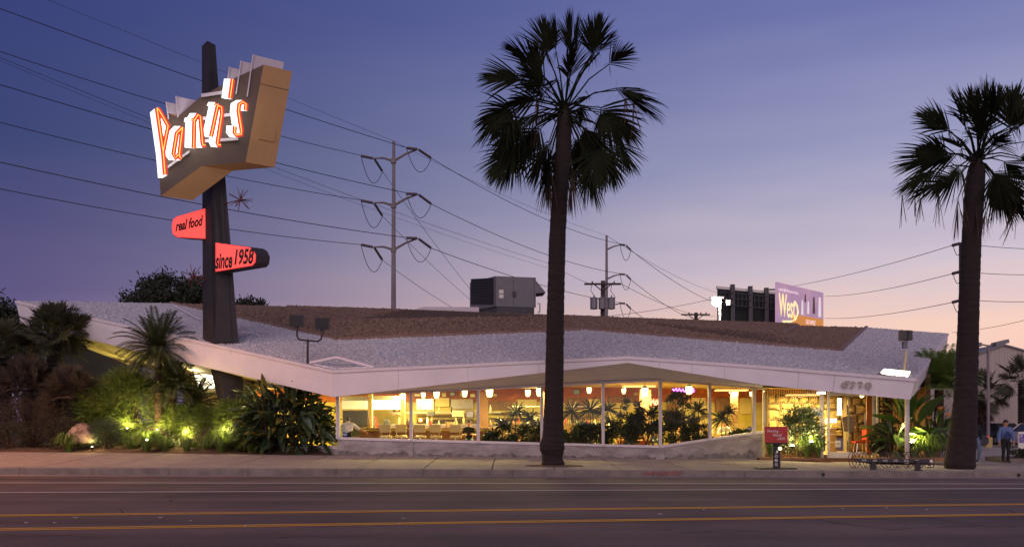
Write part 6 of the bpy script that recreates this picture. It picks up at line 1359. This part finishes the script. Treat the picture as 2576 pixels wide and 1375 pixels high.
def add_person(label, x, y, z, h, reg, face=1, rad=None, **ov):
    J = body(x, y, z, h, face, **ov); rd = dict(RAD); rd.update(rad or {}); k = h/1.7
    hc = Vector(J['head_c']); hp = [(Vector(J['ha_l']), Vector(J['ha_l'])-Vector(J['wr_l'])), (Vector(J['ha_r']), Vector(J['ha_r'])-Vector(J['wr_r']))]
    rd = {n: (tuple(q*k for q in v) if isinstance(v, tuple) else v*k) for n, v in rd.items()}
    return person(label, J, EDG, rd, reg, hc, (.098*k, .112*k, .115*k), hair_shift=(0, .02*face, .03), hand_pts=hp)
px = P(2530, 1163, 31).x
add_person('person in an open blue jacket and black trousers facing the street', px, 31, .1, 1.58, region('jacket_blue', 'cloth_black', inner='shirt_navy'), 1, dict(chest=(.19, .13), waist=(.18, .12), el_l=.085, el_r=.085, sh_l=.095, sh_r=.095, wr_l=.06, wr_r=.06, hip_l=.115, hip_r=.115), el_l=(.29, .0, 1.08), el_r=(-.29, .0, 1.08), wr_l=(.29, -.04, .86), wr_r=(-.29, -.04, .86), ha_l=(.28, -.06, .78), ha_r=(-.28, -.06, .78))
px = P(2452, 1161, 31.3).x
add_person('person in a black jacket and jeans half hidden by the right palm trunk', px, 31.3, .1, 1.68, region('cloth_black', 'jeans'), -1, dict(chest=(.18, .13), el_r=.07, el_l=.07), kn_l=(.12, -.12, .50), an_l=(.12, -.02, .12), to_l=(.13, .1, .05), kn_r=(-.06, .12, .5), an_r=(-.05, .24, .10), to_r=(-.05, .36, .035))
# the cook leaning over inside the first window
px = P(872, 1100, 31.6).x
add_person('cook in a white shirt seen from behind through the first window', px, 31.7, FZ-.12, 1.62, region('shirt_white', 'cloth_black', arm='skin_tone'), -1, dict(chest=(.22, .15), waist=(.2, .14), sh_l=.10, sh_r=.10), chest=(.05, .05, 1.22), neck=(.0, .16, 1.34), head_b=(-.02, .24, 1.37), head_c=(-.03, .30, 1.42), head_t=(-.03, .34, 1.48), sh_l=(.24, .08, 1.26), el_l=(.48, .12, 1.08), wr_l=(.68, .16, 1.0), ha_l=(.75, .17, .97), sh_r=(-.16, .08, 1.26), el_r=(-.24, .22, 1.04), wr_r=(-.2, .40, 1.0), ha_r=(-.19, .46, 1.0))
def seated(label, u, y, top, face=1):
    x = P(u, 1090, y).x
    add_person(label, x, y, FZ-.42, 1.68, region(top, 'jeans', arm='skin_tone'), face, None, kn_l=(.12, -face*.42, .90), an_l=(.12, -face*.45, .5), to_l=(.12, -face*.56, .455), kn_r=(-.12, -face*.42, .90), an_r=(-.12, -face*.45, .5), to_r=(-.12, -face*.56, .455), el_l=(.26, -face*.05, 1.12), wr_l=(.15, -face*.27, 1.14), ha_l=(.11, -face*.33, 1.15), el_r=(-.26, -face*.05, 1.12), wr_r=(-.15, -face*.27, 1.14), ha_r=(-.11, -face*.33, 1.15))
seated('seated diner in dark clothes at the right of the second window', 1180, 33.2, 'cloth_black'); seated('seated diner in orange behind the corner window plants', 1722, 33.75, 'cloth_orange'); seated('seated diner in pale shirt behind the last window', 1822, 34.25, 'shirt_white'); seated('seated diner in white behind the fifth window plants', 1645, 33.55, 'shirt_white')
# ------------------------------------------------------------------ sodium street lamp at the left, its light falling on the kerb and fascia
slp = thing('street_lamp', 'tall street lamp standing left of the picture, lighting the sidewalk orange', 'street lamp', (-21, yk(-21)+.6, .25))
bx0, by0 = -21, yk(-21)+.6
MB().tube([(bx0, by0, .2), (bx0, by0, 7.6), (bx0+.3, by0-.2, 8.4), (bx0+2.0, by0-.8, 8.75)], [.11, .075, .06, .05], 8).build('pole', 'pole_steel', slp); MB().box((bx0+2.3, by0-.9, 8.72), (.8, .34, .2), R(-20)).build('lamp_head', 'metal_grey', slp)
MB().box((bx0+2.35, by0-.92, 8.60), (.5, .24, .05), R(-20)).build('lens', 'lit_panel', slp)
d_ = bpy.data.lights.new('sodium_glow', 'SPOT'); d_.energy = 3000; d_.color = (1, .40, .12); d_.spot_size = R(125); d_.spot_blend = .55; d_.shadow_soft_size = .25
so = bpy.data.objects.new('sodium_glow', d_); C.objects.link(so); so.location = (bx0+2.35, by0-.92, 8.5); so.rotation_euler = Vector((.55, -.05, -1)).to_track_quat('-Z', 'Y').to_euler(); setp(so, slp)
